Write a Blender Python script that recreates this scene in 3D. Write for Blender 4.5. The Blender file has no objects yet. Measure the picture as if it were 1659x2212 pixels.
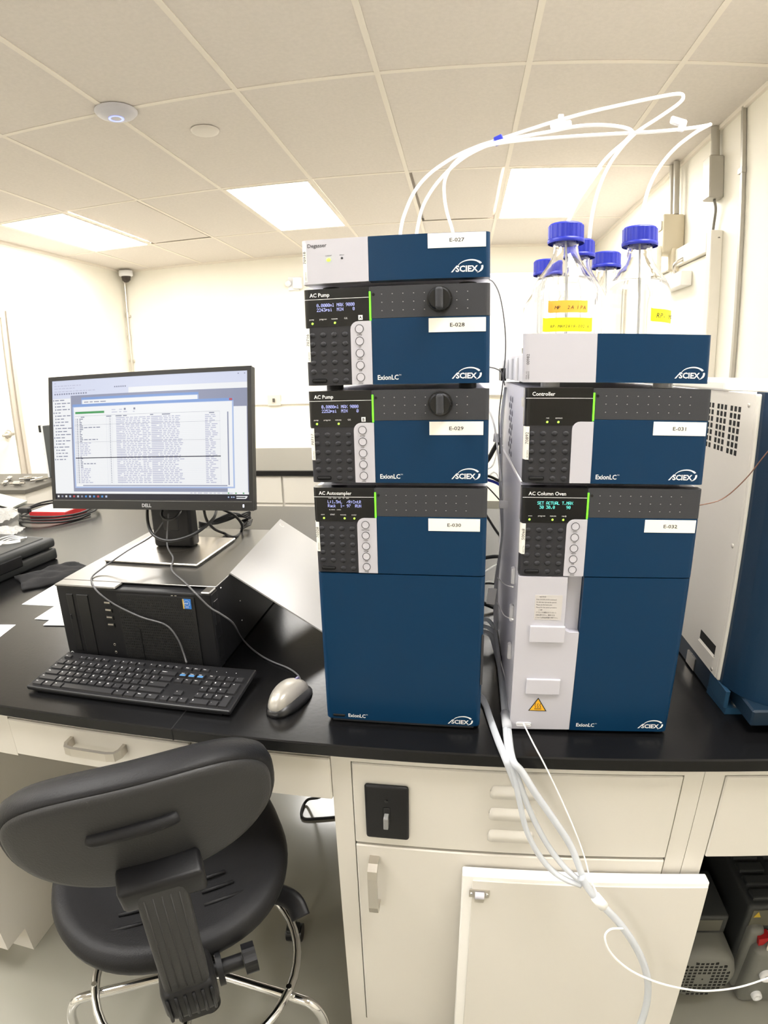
import bpy, bmesh, math, random
from mathutils import Matrix, Vector, Euler

# ------------------------------------------------------------------ camera, world, exposure
SC = bpy.context.scene
COL = SC.collection
CAM_Z = 1.49
LENS = (5.173148229764157e-2, -3.751624092439461e-05, -2.5591119155164688e-05, 4.332591608673412e-07)
YAW, PITCH, ROLL = [math.radians(a) for a in (-8.21569122, -14.49346288, -1.33979302)]
_F = Vector((math.sin(YAW) * math.cos(PITCH), math.cos(YAW) * math.cos(PITCH), math.sin(PITCH)))
_R = Vector((math.cos(YAW), -math.sin(YAW), 0))
_U = _R.cross(_F)
CR = _R * math.cos(ROLL) + _U * math.sin(ROLL)
CU = _U * math.cos(ROLL) - _R * math.sin(ROLL)
cam_data = bpy.data.cameras.new('camera')
cam = bpy.data.objects.new('camera', cam_data)
COL.objects.link(cam)
M = Matrix((CR, CU, -_F)).transposed().to_4x4()
M.translation = (0, 0, CAM_Z)
cam.matrix_world = M
cam_data.type = 'PANO'                       # a phone wide lens with barrel distortion
cam_data.sensor_fit = 'VERTICAL'
cam_data.sensor_height = 36
cam_data.sensor_width = 27
cam_data.panorama_type = 'FISHEYE_LENS_POLYNOMIAL'
cam_data.fisheye_fov = math.pi
cam_data.fisheye_polynomial_k0 = 0
cam_data.fisheye_polynomial_k1 = -LENS[0]
cam_data.fisheye_polynomial_k2 = -LENS[1]
cam_data.fisheye_polynomial_k3 = -LENS[2]
cam_data.fisheye_polynomial_k4 = -LENS[3]
cam_data.clip_start = 0.02
SC.camera = cam

PANEL_POWER = 16.0                            # radiance of the ceiling light diffusers
world = bpy.data.worlds.new('world')
SC.world = world
world.use_nodes = True
world.node_tree.nodes['Background'].inputs[0].default_value = (1, .95, .85, 1)
world.node_tree.nodes['Background'].inputs[1].default_value = 0.05
SC.view_settings.view_transform = 'Standard'
SC.view_settings.look = 'None'
SC.view_settings.gamma = 1
SC.view_settings.use_curve_mapping = False
SC.view_settings.exposure = 0.8
SC.cycles.max_bounces = 20
SC.cycles.transmission_bounces = 20
SC.cycles.diffuse_bounces = 5

# ------------------------------------------------------------------ helpers
rnd = random.Random(7)


def at(px, py, X=None, Y=None, Z=None):
    """The point of the room seen at a photo position, on a plane of known X, Y or Z."""
    x, y = (px - 829.5) / 2212 * 36, -(py - 1106) / 2212 * 36
    r = math.hypot(x, y) or 1e-9
    th = LENS[0] * r + LENS[1] * r ** 2 + LENS[2] * r ** 3 + LENS[3] * r ** 4
    d = (CR * (x / r) + CU * (y / r)) * math.sin(th) + _F * math.cos(th)
    c = Vector((0, 0, CAM_Z))
    if X is not None:
        return c + d * (X / d.x)
    if Y is not None:
        return c + d * (Y / d.y)
    return c + d * ((Z - CAM_Z) / d.z)


def S(r, g, b):
    def f(c):
        c /= 255
        return c / 12.92 if c <= .04045 else ((c + .055) / 1.055) ** 2.4
    return (f(r), f(g), f(b), 1)


def mat(name, col, rough=.5, metal=0, spec=.5, coat=0, trans=0, ior=1.45, alpha=1, emit=0, vary=None, bump=None, sss=0):
    m = bpy.data.materials.new(name)
    m.use_nodes = True
    nt = m.node_tree
    b = nt.nodes['Principled BSDF']
    b.inputs['Base Color'].default_value = col
    b.inputs['Roughness'].default_value = rough
    b.inputs['Metallic'].default_value = metal
    b.inputs['Specular IOR Level'].default_value = spec
    b.inputs['Coat Weight'].default_value = coat
    b.inputs['Coat Roughness'].default_value = .1
    b.inputs['Transmission Weight'].default_value = trans
    b.inputs['IOR'].default_value = ior
    b.inputs['Alpha'].default_value = alpha
    if emit:
        b.inputs['Emission Color'].default_value = col
        b.inputs['Emission Strength'].default_value = emit
    tc = nt.nodes.new('ShaderNodeTexCoord')
    if vary:
        n = nt.nodes.new('ShaderNodeTexNoise')
        n.inputs['Scale'].default_value = vary[0]
        n.inputs['Detail'].default_value = 4
        nt.links.new(tc.outputs['Object'], n.inputs['Vector'])
        r = nt.nodes.new('ShaderNodeValToRGB')
        r.color_ramp.elements[0].color = tuple(c * (1 - vary[1]) for c in col[:3]) + (1,)
        r.color_ramp.elements[1].color = tuple(min(1, c * (1 + vary[1])) for c in col[:3]) + (1,)
        r.color_ramp.elements[0].position = .3
        r.color_ramp.elements[1].position = .7
        nt.links.new(n.outputs['Fac'], r.inputs['Fac'])
        nt.links.new(r.outputs['Color'], b.inputs['Base Color'])
    if bump:
        n = nt.nodes.new('ShaderNodeTexNoise')
        n.inputs['Scale'].default_value = bump[0]
        n.inputs['Detail'].default_value = 3
        nt.links.new(tc.outputs['Object'], n.inputs['Vector'])
        bp = nt.nodes.new('ShaderNodeBump')
        bp.inputs['Strength'].default_value = bump[1]
        bp.inputs['Distance'].default_value = .001
        nt.links.new(n.outputs['Fac'], bp.inputs['Height'])
        nt.links.new(bp.outputs['Normal'], b.inputs['Normal'])
    return m


def arc(cx, cy, r, a0, a1, n=6):
    return [(cx + r * math.cos(math.radians(a0 + (a1 - a0) * i / n)), cy + r * math.sin(math.radians(a0 + (a1 - a0) * i / n))) for i in range(n + 1)]


def rrect(x0, x1, y0, y1, r=(0, 0, 0, 0), n=5):
    """Rounded rectangle, radii in the order (x0,y0) (x1,y0) (x1,y1) (x0,y1)."""
    if not isinstance(r, (tuple, list)):
        r = (r,) * 4
    p = []
    for (cx, cy, a), q in zip(((x0, y0, 180), (x1, y0, 270), (x1, y1, 0), (x0, y1, 90)), r):
        if q <= 0:
            p.append((cx, cy))
        else:
            p += arc(cx + (q if cx == x0 else -q), cy + (q if cy == y0 else -q), q, a, a + 90, n)
    return p


_text_cache = {}
RX = Matrix.Rotation(math.pi / 2, 4, 'X')          # lettering upright, facing -Y
T = Matrix.Translation


def R(axis, deg):
    return Matrix.Rotation(math.radians(deg), 4, axis)


class MB:
    """Collects shapes into one mesh."""

    def __init__(self, m=None):
        self.v, self.f, self.mi, self.sm, self.mats, self.m = [], [], [], [], [], m
        self.uv = None

    def add(self, vs, fs, m=None, smooth=False, M=None):
        m = m or self.m
        if m not in self.mats:
            self.mats.append(m)
        k = self.mats.index(m)
        o = len(self.v)
        self.v += [(M @ Vector(v)) if M else Vector(v) for v in vs]
        for f in fs:
            self.f.append([o + i for i in f])
            self.mi.append(k)
            self.sm.append(smooth)
        return self

    def _bm(self, bm, m, smooth, M):
        bm.verts.index_update()
        self.add([v.co.copy() for v in bm.verts], [[v.index for v in f.verts] for f in bm.faces], m, smooth, M)
        bm.free()
        return self

    def box(self, x0, x1, y0, y1, z0, z1, m=None, bev=0, seg=2, M=None):
        if not bev:
            vs = [(x, y, z) for z in (z0, z1) for y in (y0, y1) for x in (x0, x1)]
            return self.add(vs, [(0, 2, 3, 1), (4, 5, 7, 6), (0, 1, 5, 4), (2, 6, 7, 3), (0, 4, 6, 2), (1, 3, 7, 5)], m, False, M)
        bm = bmesh.new()
        bmesh.ops.create_cube(bm, size=1)
        for v in bm.verts:
            v.co = Vector((x0 if v.co.x < 0 else x1, y0 if v.co.y < 0 else y1, z0 if v.co.z < 0 else z1))
        bmesh.ops.bevel(bm, geom=bm.edges[:], offset=bev, segments=seg, affect='EDGES', profile=.5)
        return self._bm(bm, m, seg > 1 and bev > .004, M)

    def prism(self, poly, a, b, axis='Z', m=None, smooth=False, M=None):
        """Extrude a polygon from a to b: 'Z' poly=(x,y), 'Y' poly=(x,z), 'X' poly=(y,z)."""
        def p3(p, t):
            return {'Z': (p[0], p[1], t), 'Y': (p[0], t, p[1]), 'X': (t, p[0], p[1])}[axis]
        n = len(poly)
        vs = [p3(p, a) for p in poly] + [p3(p, b) for p in poly]
        fs = [list(range(n))[::-1], list(range(n, 2 * n))] + [[i, (i + 1) % n, n + (i + 1) % n, n + i] for i in range(n)]
        if axis == 'Y':
            fs = [f[::-1] for f in fs]
        return self.add(vs, fs, m, smooth, M)

    def quad(self, pts, m=None, M=None):
        return self.add(pts, [list(range(len(pts)))], m, False, M)

    def cyl(self, r, h, m=None, n=24, r2=None, smooth=True, M=None):
        r2 = r if r2 is None else r2
        vs = [(r * math.cos(2 * math.pi * i / n), r * math.sin(2 * math.pi * i / n), 0) for i in range(n)]
        vs += [(r2 * math.cos(2 * math.pi * i / n), r2 * math.sin(2 * math.pi * i / n), h) for i in range(n)]
        self.add(vs, [[i, (i + 1) % n, n + (i + 1) % n, n + i] for i in range(n)], m, smooth, M)
        return self.add(vs, [list(range(n))[::-1], list(range(n, 2 * n))], m, False, M)

    def lathe(self, prof, m=None, n=32, M=None, smooth=True):
        vs, fs = [], []
        for r, z in prof:
            vs += [(r * math.cos(2 * math.pi * i / n), r * math.sin(2 * math.pi * i / n), z) for i in range(n)]
        for k in range(len(prof) - 1):
            fs += [[k * n + i, k * n + (i + 1) % n, (k + 1) * n + (i + 1) % n, (k + 1) * n + i] for i in range(n)]
        if prof[0][0] > 1e-6:
            pass
        return self.add(vs, fs, m, smooth, M)

    def tube(self, pts, r, m=None, n=8, spline=True, step=6, cap=True, flat=1, closed=False, r2=None):
        pts = [Vector(p) for p in pts]
        if spline and len(pts) > 2:
            out = []
            N = len(pts)
            for i in range(N if closed else N - 1):
                p0 = pts[(i - 1) % N] if closed else pts[max(i - 1, 0)]
                p1, p2 = pts[i], pts[(i + 1) % N]
                p3 = pts[(i + 2) % N] if closed else pts[min(i + 2, N - 1)]
                for k in range(step):
                    t = k / step
                    out.append(.5 * ((2 * p1) + (p2 - p0) * t + (2 * p0 - 5 * p1 + 4 * p2 - p3) * t * t + (3 * p1 - p0 - 3 * p2 + p3) * t ** 3))
            if not closed:
                out.append(pts[-1])
            pts = out
        N = len(pts)
        vs, fs = [], []
        nrm = None
        for i, p in enumerate(pts):
            a, b = (pts[(i - 1) % N], pts[(i + 1) % N]) if closed else (pts[max(i - 1, 0)], pts[min(i + 1, N - 1)])
            t = (b - a).normalized()
            if nrm is None:
                nrm = t.orthogonal().normalized()
            nrm = (nrm - t * nrm.dot(t))
            nrm = nrm.normalized() if nrm.length > 1e-6 else t.orthogonal().normalized()
            bn = t.cross(nrm)
            rr = r if r2 is None else r + (r2 - r) * i / max(1, N - 1)
            vs += [p + nrm * (rr * math.cos(2 * math.pi * k / n)) + bn * (rr * flat * math.sin(2 * math.pi * k / n)) for k in range(n)]
        for i in range(N if closed else N - 1):
            j = (i + 1) % N
            fs += [[i * n + k, i * n + (k + 1) % n, j * n + (k + 1) % n, j * n + k] for k in range(n)]
        if cap and not closed:
            fs += [list(range(n))[::-1], list(range((N - 1) * n, N * n))]
        return self.add(vs, fs, m, True)

    def sphere(self, c, r, m=None, sc=(1, 1, 1), sub=2, M=None):
        bm = bmesh.new()
        bmesh.ops.create_icosphere(bm, subdivisions=sub, radius=1)
        for v in bm.verts:
            v.co = Vector((c[0] + v.co.x * r * sc[0], c[1] + v.co.y * r * sc[1], c[2] + v.co.z * r * sc[2]))
        return self._bm(bm, m, True, M)

    def text(self, s, size, M, m=None, align='LEFT', ext=.00012, sx=1, bold=0, shear=0):
        key = (s, align, bold, shear)
        if key not in _text_cache:
            cu = bpy.data.curves.new('t', 'FONT')
            cu.body = s
            cu.align_x = align
            cu.resolution_u = 2
            cu.offset = bold
            cu.shear = shear
            cu.size = 1
            ob = bpy.data.objects.new('t', cu)
            me = bpy.data.meshes.new_from_object(ob)
            _text_cache[key] = ([v.co.copy() for v in me.vertices], [list(p.vertices) for p in me.polygons])
            bpy.data.objects.remove(ob)
            bpy.data.curves.remove(cu)
            bpy.data.meshes.remove(me)
        vs, fs = _text_cache[key]
        return self.add([(v.x * size * sx, v.y * size, ext) for v in vs], fs, m, False, M)

    def obj(self, name, parent=None, root=None, world=False):
        me = bpy.data.meshes.new(name)
        vs = self.v
        if world and (root or parent):
            inv = XF[(root or parent).name].inverted()
            vs = [inv @ v for v in vs]
        me.from_pydata([tuple(v) for v in vs], [], self.f)
        for m in self.mats:
            me.materials.append(m)
        me.polygons.foreach_set('material_index', self.mi)
        me.polygons.foreach_set('use_smooth', self.sm)
        me.update()
        o = bpy.data.objects.new(name, me)
        COL.objects.link(o)
        if parent:
            o.parent = parent
        return o


XF = {}


def thing(name, label, cat, loc=(0, 0, 0), rotz=0, group=None):
    o = bpy.data.objects.new(name, None)
    o.empty_display_size = .05
    COL.objects.link(o)
    o.location = loc
    o.rotation_euler = (0, 0, rotz)
    o['label'] = label
    o['category'] = cat
    if group:
        o['group'] = group
    XF[o.name] = Matrix.LocRotScale(Vector(loc), Euler((0, 0, rotz)), None)
    return o


def tag(o, label, cat, group=None, kind=None):
    o['label'] = label
    o['category'] = cat
    if group:
        o['group'] = group
    if kind:
        o['kind'] = kind
    return o


def lone(mb, name, label, cat, group=None, loc=None, kind=None):
    """A thing that is one mesh: origin at loc (world coordinates in the mesh builder)."""
    loc = Vector(loc) if loc is not None else Vector((sum(v.x for v in mb.v) / len(mb.v), sum(v.y for v in mb.v) / len(mb.v), min(v.z for v in mb.v)))
    mb.v = [v - loc for v in mb.v]
    o = mb.obj(name)
    o.location = loc
    return tag(o, label, cat, group, kind)


def struct(mb, name, parent=None):
    o = mb.obj(name, parent)
    if not parent:
        o['kind'] = 'structure'
    return o


def copy_tree(o, parent=None, loc=None, rotz=None, label=None):
    c = o.copy()
    COL.objects.link(c)
    c.parent = parent
    if loc is not None:
        c.location = loc
    if rotz is not None:
        c.rotation_euler = (0, 0, rotz)
    if label:
        c['label'] = label
    for ch in list(o.children):
        copy_tree(ch, c)
    return c

# ------------------------------------------------------------------ materials
WALL = mat('wall_paint', S(238, 234, 222), .6, vary=(3, .02), bump=(90, .15))
CEIL = mat('ceiling_tile', S(224, 217, 210), .9, vary=(60, .03), bump=(260, .5))
GRIDM = mat('grid_metal', S(238, 231, 220), .6)
DOMEW = mat('dome_white', S(204, 203, 210), .4)
DIMPLE = mat('dimple_grey', S(140, 140, 142), .4)
BTN = mat('button_white', S(192, 191, 200), .35)
DARKGAP = mat('shadow_gap', S(120, 112, 98), .8)
FLOORM = mat('epoxy_floor', S(150, 148, 138), .22, vary=(2.2, .06), bump=(14, .06), coat=.3)
STEELP = mat('door_frame_paint', S(190, 182, 170), .4)
LEAF = mat('door_leaf_paint', S(236, 232, 220), .45)
LIGHTM = mat('light_diffuser', (1, .975, .94, 1), .5, emit=PANEL_POWER)
WHITEP = mat('white_plastic', S(236, 236, 238), .35)
WHITEM = mat('white_enamel', S(240, 238, 234), .3)
GREYSIDE = mat('instrument_side_grey', S(228, 228, 236), .4, bump=(400, .1))
PANELW = mat('instrument_white', S(188, 187, 196), .38, bump=(900, .05))
BLUE = mat('instrument_blue', S(8, 48, 80), .35, spec=.25, bump=(900, .12))
BLUEDK = mat('mass_spectrometer_blue', S(12, 42, 66), .42, spec=.3, bump=(600, .25))
BAND = mat('instrument_charcoal', S(58, 59, 63), .5, spec=.3, bump=(600, .2))
KEYPAD = mat('keypad_rubber', S(44, 44, 48), .55, spec=.35, bump=(400, .2))
GLOSSBK = mat('display_window', S(14, 14, 16), .18)
BLACKP = mat('black_plastic', S(22, 22, 24), .42, spec=.35, bump=(300, .1))
BLACKS = mat('black_satin', S(22, 22, 23), .32)
LETTER = mat('white_lettering', S(235, 235, 235), .5)
INK = mat('dark_ink', S(38, 38, 42), .6)
LABELM = mat('paper_label', S(240, 238, 230), .6)
GREEN = mat('green_led', (.13, 1, .02, 1), .4, emit=.9)
LEDG = mat('indicator_led', (.35, 1, .05, 1), .4, emit=1.4)
VFD = mat('violet_display_text', (.40, .44, .9, 1), .4, emit=.42)
VFDT = mat('teal_display_text', (.15, .85, .75, 1), .4, emit=.5)
EPOXY = mat('black_epoxy_resin', S(14, 14, 15), .27, spec=.36, vary=(9, .15), bump=(120, .12))
CAB = mat('cabinet_enamel', S(214, 210, 202), .32)
CHROME = mat('chrome', S(225, 225, 225), .08, metal=1)
SATIN = mat('satin_metal', S(205, 200, 192), .32, metal=1)
PVC = mat('silicone_hose', S(222, 226, 232), .3, trans=.45, ior=1.2, spec=.5)
TUBEW = mat('white_tubing', S(250, 250, 248), .3, trans=.1, ior=1.1)
GLASS = mat('borosilicate_glass', (1, 1, 1, 1), .0, trans=1, ior=1.47)
LIQ = mat('clear_solvent', (1, 1, 1, 1), 0, trans=1, ior=1.33)
CAPB = mat('blue_cap', S(26, 40, 158), .4)
YELLOW = mat('yellow_tape', S(250, 240, 20), .6)
ORANGE = mat('orange_tape', S(250, 180, 60), .6)
PAPER = mat('white_paper', S(245, 245, 242), .7)

# ------------------------------------------------------------------ the room
XL, XR, YB, YF, ZC = -3.75, 1.315, 5.85, -5.4, 2.71
b = MB(FLOORM); b.box(XL - .1, XR + .1, YF - .1, YB + .1, -.1, 0); struct(b, 'floor')
b = MB(WALL); b.box(XL - .1, XR + .1, YB, YB + .1, 0, ZC + .1); struct(b, 'wall_back')
b = MB(WALL); b.box(XL - .1, XR + .1, YF - .1, YF, 0, ZC + .1); struct(b, 'wall_front')
b = MB(WALL); b.box(XL - .1, XL, YF, YB, 0, ZC + .1); struct(b, 'wall_left')
b = MB(WALL); b.box(XR, XR + .1, YF, YB, 0, ZC + .1); struct(b, 'wall_right')

GX = [-.332 + .6096 * k for k in range(-6, 4)]
GY = [2.40 + 1.2192 * k for k in range(-6, 4)]
lights = {(a, c) for a in (-5, -2, 1) for c in (1, -2)} | {(-2, -5), (-5, -5)}  # rearmost pair is unseen, added to brighten cabinet fronts and left-facing sides
vents = {(-4, 1), (0, 1)}
ce = MB(CEIL)
ce.box(XL - .1, XR + .1, YF - .1, YB + .1, ZC + .03, ZC + .13)
xs = [XL] + [x for x in GX if XL < x < XR] + [XR]
ys = [YF] + [y for y in GY if YF < y < YB] + [YB]
for i in range(len(xs) - 1):
    for j in range(len(ys) - 1):
        kx, ky = round((xs[i] + .332) / .6096), round((ys[j] - 2.40) / 1.2192)
        if xs[i] == XL: kx = -6
        if ys[j] == YF: ky = -7
        if (kx, ky) in lights and xs[i] != XL:
            continue
        g = .0125
        if (kx, ky) in vents:
            g = .03
        ce.box(xs[i] + g, xs[i + 1] - g, ys[j] + g, ys[j + 1] - g, ZC + (.003 if g < .02 else .006), ZC + .028, CEIL)
ceiling = struct(ce, 'ceiling')
g = MB(GRIDM)
for x in xs[1:-1]:
    g.box(x - .012, x + .012, YF, YB, ZC, ZC + .003)
for y in ys[1:-1]:
    g.box(XL, XR, y - .012, y + .012, ZC + .0005, ZC + .003)
g.obj('ceiling_grid', ceiling)
for k, (bx, nm) in enumerate((((XL, XL + .02, YF, YB), 'trim_1'), ((XR - .02, XR, YF, YB), 'trim_2'), ((XL, XR, YB - .02, YB), 'trim_3'))):
    b = MB(GRIDM); b.box(*bx, ZC - .018, ZC + .004); struct(b, nm)

where = {(-5, 1): 'bright white ceiling light panel nearest the left wall', (-2, 1): 'bright white ceiling light panel between left wall panel and the white hoses',
         (1, 1): 'bright white ceiling light panel behind the white hoses above the bottles'}
first = None
for (kx, ky) in sorted(lights, key=lambda q: (-q[1], q[0])):
    x0, y0 = -.332 + .6096 * kx, 2.40 + 1.2192 * ky
    lab = where.get((kx, ky), 'unseen white ceiling light panel out of view, over the aisle')
    if first is None:
        first = thing('ceiling_light', lab, 'ceiling light', (x0, y0, ZC), 0, 'ceiling light panels')
        b = MB(GRIDM)
        for q in ((.012, .598, .012, .03), (.012, .598, 1.19, 1.207), (.012, .03, .03, 1.19), (.58, .598, .03, 1.19)):
            b.box(*q, -.002, .02)
        b.obj('frame', first)
        b = MB(LIGHTM); b.box(.03, .58, .03, 1.19, .001, .012)
        b.obj('diffuser', first)
    else:
        c = copy_tree(first, loc=(x0, y0, ZC), label=lab)

# baseboards
BB = mat('rubber_base', S(120, 118, 110), .6)
b = MB(BB); b.box(XL, XR, YB - .006, YB, 0, .1); struct(b, 'baseboard_back')
b = MB(BB); b.box(XL, XL + .006, YF, YB, 0, .1); struct(b, 'baseboard_left')
b = MB(BB); b.box(XR - .006, XR, YF, YB, 0, .1); struct(b, 'baseboard_right')

# left door: frame, leaf and lever
fr = MB(STEELP)
d0, d1, dz = 3.02, 4.03, 2.15
X = XL
fr.box(X, X + .05, d1 - .11, d1, 0, dz, bev=.004, seg=1); fr.box(X, X + .05, d0, d0 + .11, 0, dz, bev=.004, seg=1)
fr.box(X, X + .0495, d0 + .11, d1 - .11, dz - .08, dz, bev=.004, seg=1)
fr.box(X + .05, X + .065, d1 - .06, d1 - .045, 0, dz - .02)
door1 = struct(fr, 'door_1')
b = MB(LEAF); b.box(X + .002, X + .035, d0 + .11, d1 - .11, .01, dz - .085); b.obj('door_leaf', door1)
b = MB(SATIN)
hp = at(18, 938, X=X + .04)
b.cyl(.036, .012, M=T((X + .034, hp.y, hp.z)) @ R('Y', 90)); b.cyl(.011, .06, M=T((X + .04, hp.y, hp.z)) @ R('Y', 90))
b.tube([(X + .095, hp.y, hp.z), (X + .1, hp.y - .12, hp.z)], .011)
b.sphere((X + .05, hp.y, hp.z + .0), .03, sc=(.5, 1, 1))
b.obj('door_handle', door1)

# right double door beyond the bottles, with its closer
fr = MB(mat('light_frame_paint', S(222, 217, 205), .45))
y0, y1 = 3.04, 4.16
dz = 2.19
fr.box(XR - .06, XR, y0 - .06, y0, 0, dz, bev=.004, seg=1); fr.box(XR - .06, XR, y1, y1 + .06, 0, dz, bev=.004, seg=1)
fr.box(XR - .0595, XR, y0, y1, dz - .10, dz, bev=.004, seg=1)
door2 = struct(fr, 'door_2')
for k, (a, c) in enumerate(((y0, 3.598), (3.606, y1))):
    b = MB(LEAF); b.box(XR - .035, XR - .002, a, c, .01, dz - .105); b.obj('door_leaf', door2)
b = MB(WHITEM)
b.box(XR - .10, XR - .036, 3.27, 3.6, 1.955, 2.035, bev=.005)
b.tube([(XR - .06, 3.45, 2.03), (XR - .10, 3.38, 2.08), (XR - .05, 3.36, 2.12)], .01, SATIN)
b.obj('door_closer', door2)

# ------------------------------------------------------------------ things on walls and ceiling
p = at(251, 250, Z=ZC - .02)
t = thing('wireless_access_point', 'round white dome with glowing blue ring on the ceiling', 'access point', (p.x, p.y, ZC))
b = MB(DOMEW); b.lathe([(0, -.034), (.03, -.034), (.06, -.028), (.085, -.016), (.095, -.004), (.095, 0)], n=48); b.obj('dome', t)
b = MB(mat('blue_ring_light', (.25, .3, 1, 1), .4, emit=1.1)); b.lathe([(.024, -.0345), (.030, -.0350), (.034, -.0343)], n=40); b.obj('status_ring', t)
p = at(443, 282, Z=ZC)
b = MB(mat('cap_paint', S(226, 220, 212), .5)); b.lathe([(0, -.012), (.05, -.011), (.066, -.007), (.07, 0)], n=40, M=T((p.x, p.y, ZC)))
lone(b, 'ceiling_cover', 'small plain white round cap on the ceiling tile right of the blue-lit dome', 'ceiling cap', loc=(p.x, p.y, ZC))

CX, CY = XL + .06, YB - .12
t = thing('dome_camera', 'small dome security camera in the far ceiling corner', 'camera', (CX + .06, CY, ZC - .02))
b = MB(WHITEP); b.lathe([(0, 0), (.075, 0), (.075, -.05), (.06, -.06), (0, -.06)], n=32); b.obj('housing', t)
b = MB(mat('smoked_dome', S(60, 52, 48), .15)); b.lathe([(0, -.125), (.025, -.12), (.045, -.1), (.052, -.06)], n=28); b.obj('dome', t)
t = thing('conduit', 'thin metal conduit running down the far left corner below the dome camera', 'conduit', (CX - .02, YB - .03, 1.0), group='wall conduits')
b = MB(SATIN); b.cyl(.014, 1.6, n=14); b.obj('pipe', t)
for q in (.95, 1.2):
    b = MB(SATIN); b.cyl(.02, .05, n=14, M=T((0, 0, q))); b.obj('coupling', t)
for k in range(2):
    b = MB(SATIN); b.box(-.03, .03, .005, .03, .7 + .5 * k, .725 + .5 * k); b.obj('strap', t)

t = thing('strobe_box', 'small white alarm box on the far wall left of the degasser', 'alarm box', (-1.74, YB, 2.42))
b = MB(WHITEP); b.box(-.06, .06, -.02, 0, -.07, .07, bev=.004, seg=1); b.box(.0, .1, -.07, -.02, -.06, .06, bev=.012); b.obj('housing', t)
b = MB(WHITEP); b.sphere((-.05, -.045, 0), .035); b.obj('lens', t)
t = thing('wall_switch', 'small grey switch box on the far wall right of the monitor', 'wall box', (-2.02, YB, 1.21))
b = MB(mat('wall_box_grey', S(208, 202, 190), .5)); b.box(-.075, .075, -.03, 0, -.06, .06, bev=.005, seg=1); b.obj('plate', t)
b = MB(mat('toggle', S(80, 76, 70), .5)); b.box(-.01, .01, -.05, -.03, -.02, .02); b.obj('toggle', t)
b = MB(GRIDM); b.box(-2.9, -.9, YB - .025, YB, 1.165, 1.195); struct(b, 'trim_4')

t = thing('whiteboard', 'wide white wall board on the far wall behind the two stacks', 'whiteboard', (0.1, YB, 1.21))
b = MB(mat('gloss_board', S(248, 248, 246), .12)); b.box(-.98, 1.1, -.02, 0, .02, 1.2); b.obj('panel', t)
b = MB(SATIN)
for q in ((-1.0, 1.12, 0, .02), (-1.0, 1.12, 1.2, 1.225), (-1.0, -.98, .02, 1.2), (1.1, 1.12, .02, 1.2)):
    b.box(q[0], q[1], -.028, 0, q[2], q[3])
b.obj('frame', t)

GALV = mat('galvanized_conduit', S(176, 172, 162), .45, metal=.5)
t = thing('conduit', 'tall metal conduit pair down the right wall, nearest the viewer', 'conduit', (XR - .02, 2.765, .1), group='wall conduits')
b = MB(GALV); b.box(-.001, .015, -.016, .0, 0, ZC - .11); b.obj('pipe', t)
b = MB(GALV); b.box(.006, .015, .010, .020, 0, ZC - .11); b.obj('pipe', t)
for q in (.6, 2.3):
    b = MB(GALV); b.box(-.004, .015, -.02, .024, q, q + .025); b.obj('strap', t)

t = thing('junction_box', 'grey junction box under a short conduit high on the right wall', 'junction box', (XR, 3.03, 2.35))
b = MB(GALV); b.box(-.075, 0, -.045, .045, 0, .21, bev=.006, seg=1); b.obj('housing', t)
b = MB(GALV); b.cyl(.022, .15, n=16, M=T((-.03, 0, .21))); b.obj('pipe', t)
b = MB(mat('wall_cable', S(120, 116, 108), .6)); b.tube([(-.03, 0, 0), (-.025, -.01, -.05), (-.02, .02, -.12), (-.018, .03, -.16), (-.02, .0, -.19), (-.02, -.05, -.2)], .007); b.obj('cable', t)

t = thing('emergency_light', 'cream emergency light unit under two conduits high on the right wall', 'emergency light', (XR, 3.55, 2.12))
CRM = mat('aged_plastic', S(214, 204, 180), .5)
b = MB(CRM); b.box(-.13, 0, -.05, .07, .05, .28, bev=.012); b.box(-.08, 0, -.07, .0, -.05, .08, bev=.01); b.obj('housing', t)
b = MB(mat('lamp_lens', S(250, 248, 238), .2)); b.box(-.16, -.125, -.03, .05, -.06, .1, bev=.008); b.obj('lens', t)
b = MB(SATIN); b.box(-.138, -.128, -.035, .035, .19, .24); b.obj('louver', t)
for k in range(2):
    b = MB(GALV); b.cyl(.018, ZC - 2.12 - .285, n=14, M=T((-.05, -.03 + .07 * k, .28))); b.obj('pipe', t)

# ------------------------------------------------------------------ far bench between island and far wall
t = thing('back_bench', 'white cabinet bench with grey top and black edge behind the island', 'lab bench', (-1.25, 3.2, 0))
GTOP = mat('grey_bench_top', S(92, 89, 83), .4, spec=.3)
b = MB(GTOP); b.box(-1.45, 1.25, 0, 1.0, .885, .91, bev=.003, seg=1); b.obj('worktop', t)
b = MB(EPOXY); b.box(-1.46, 1.26, -.012, .0, .878, .908); b.obj('edge', t)
b = MB(CAB); b.box(-1.42, 1.22, .03, .97, .09, .884); b.box(-1.38, 1.18, .09, .9, .005, .09); b.obj('body', t)
for k in range(5):
    b = MB(CAB); b.box(-1.4 + .52 * k, -1.4 + .52 * k + .508, .012, .03, .70, .872, bev=.003, seg=1); b.obj('drawer', t)
    b = MB(CAB); b.box(-1.4 + .52 * k, -1.4 + .52 * k + .508, .012, .03, .11, .69, bev=.003, seg=1); b.obj('door', t)

# ------------------------------------------------------------------ the island bench
B = .91
b = MB(EPOXY); b.box(-2.9, 1.02, .725, 2.30, .886, .91, bev=.0022, seg=1)
SEAMM = mat('worktop_joint', S(8, 8, 8), .5)
wt = lone(b, 'worktop', 'long black resin worktop of the island bench', 'worktop', loc=(-.9, 1.5, .886))
b = MB(SEAMM)
q0, q1 = at(536, 1369, Z=.91), at(582, 1309, Z=.91)
dd = (q1 - q0).normalized()
xx = .5 * (q0.x + q1.x)
b.box(xx - .0012, xx + .0012, .7245, 2.30, .887, .9103, M=T((.9, -1.5, -.886)))
b.obj('joint', wt)

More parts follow.
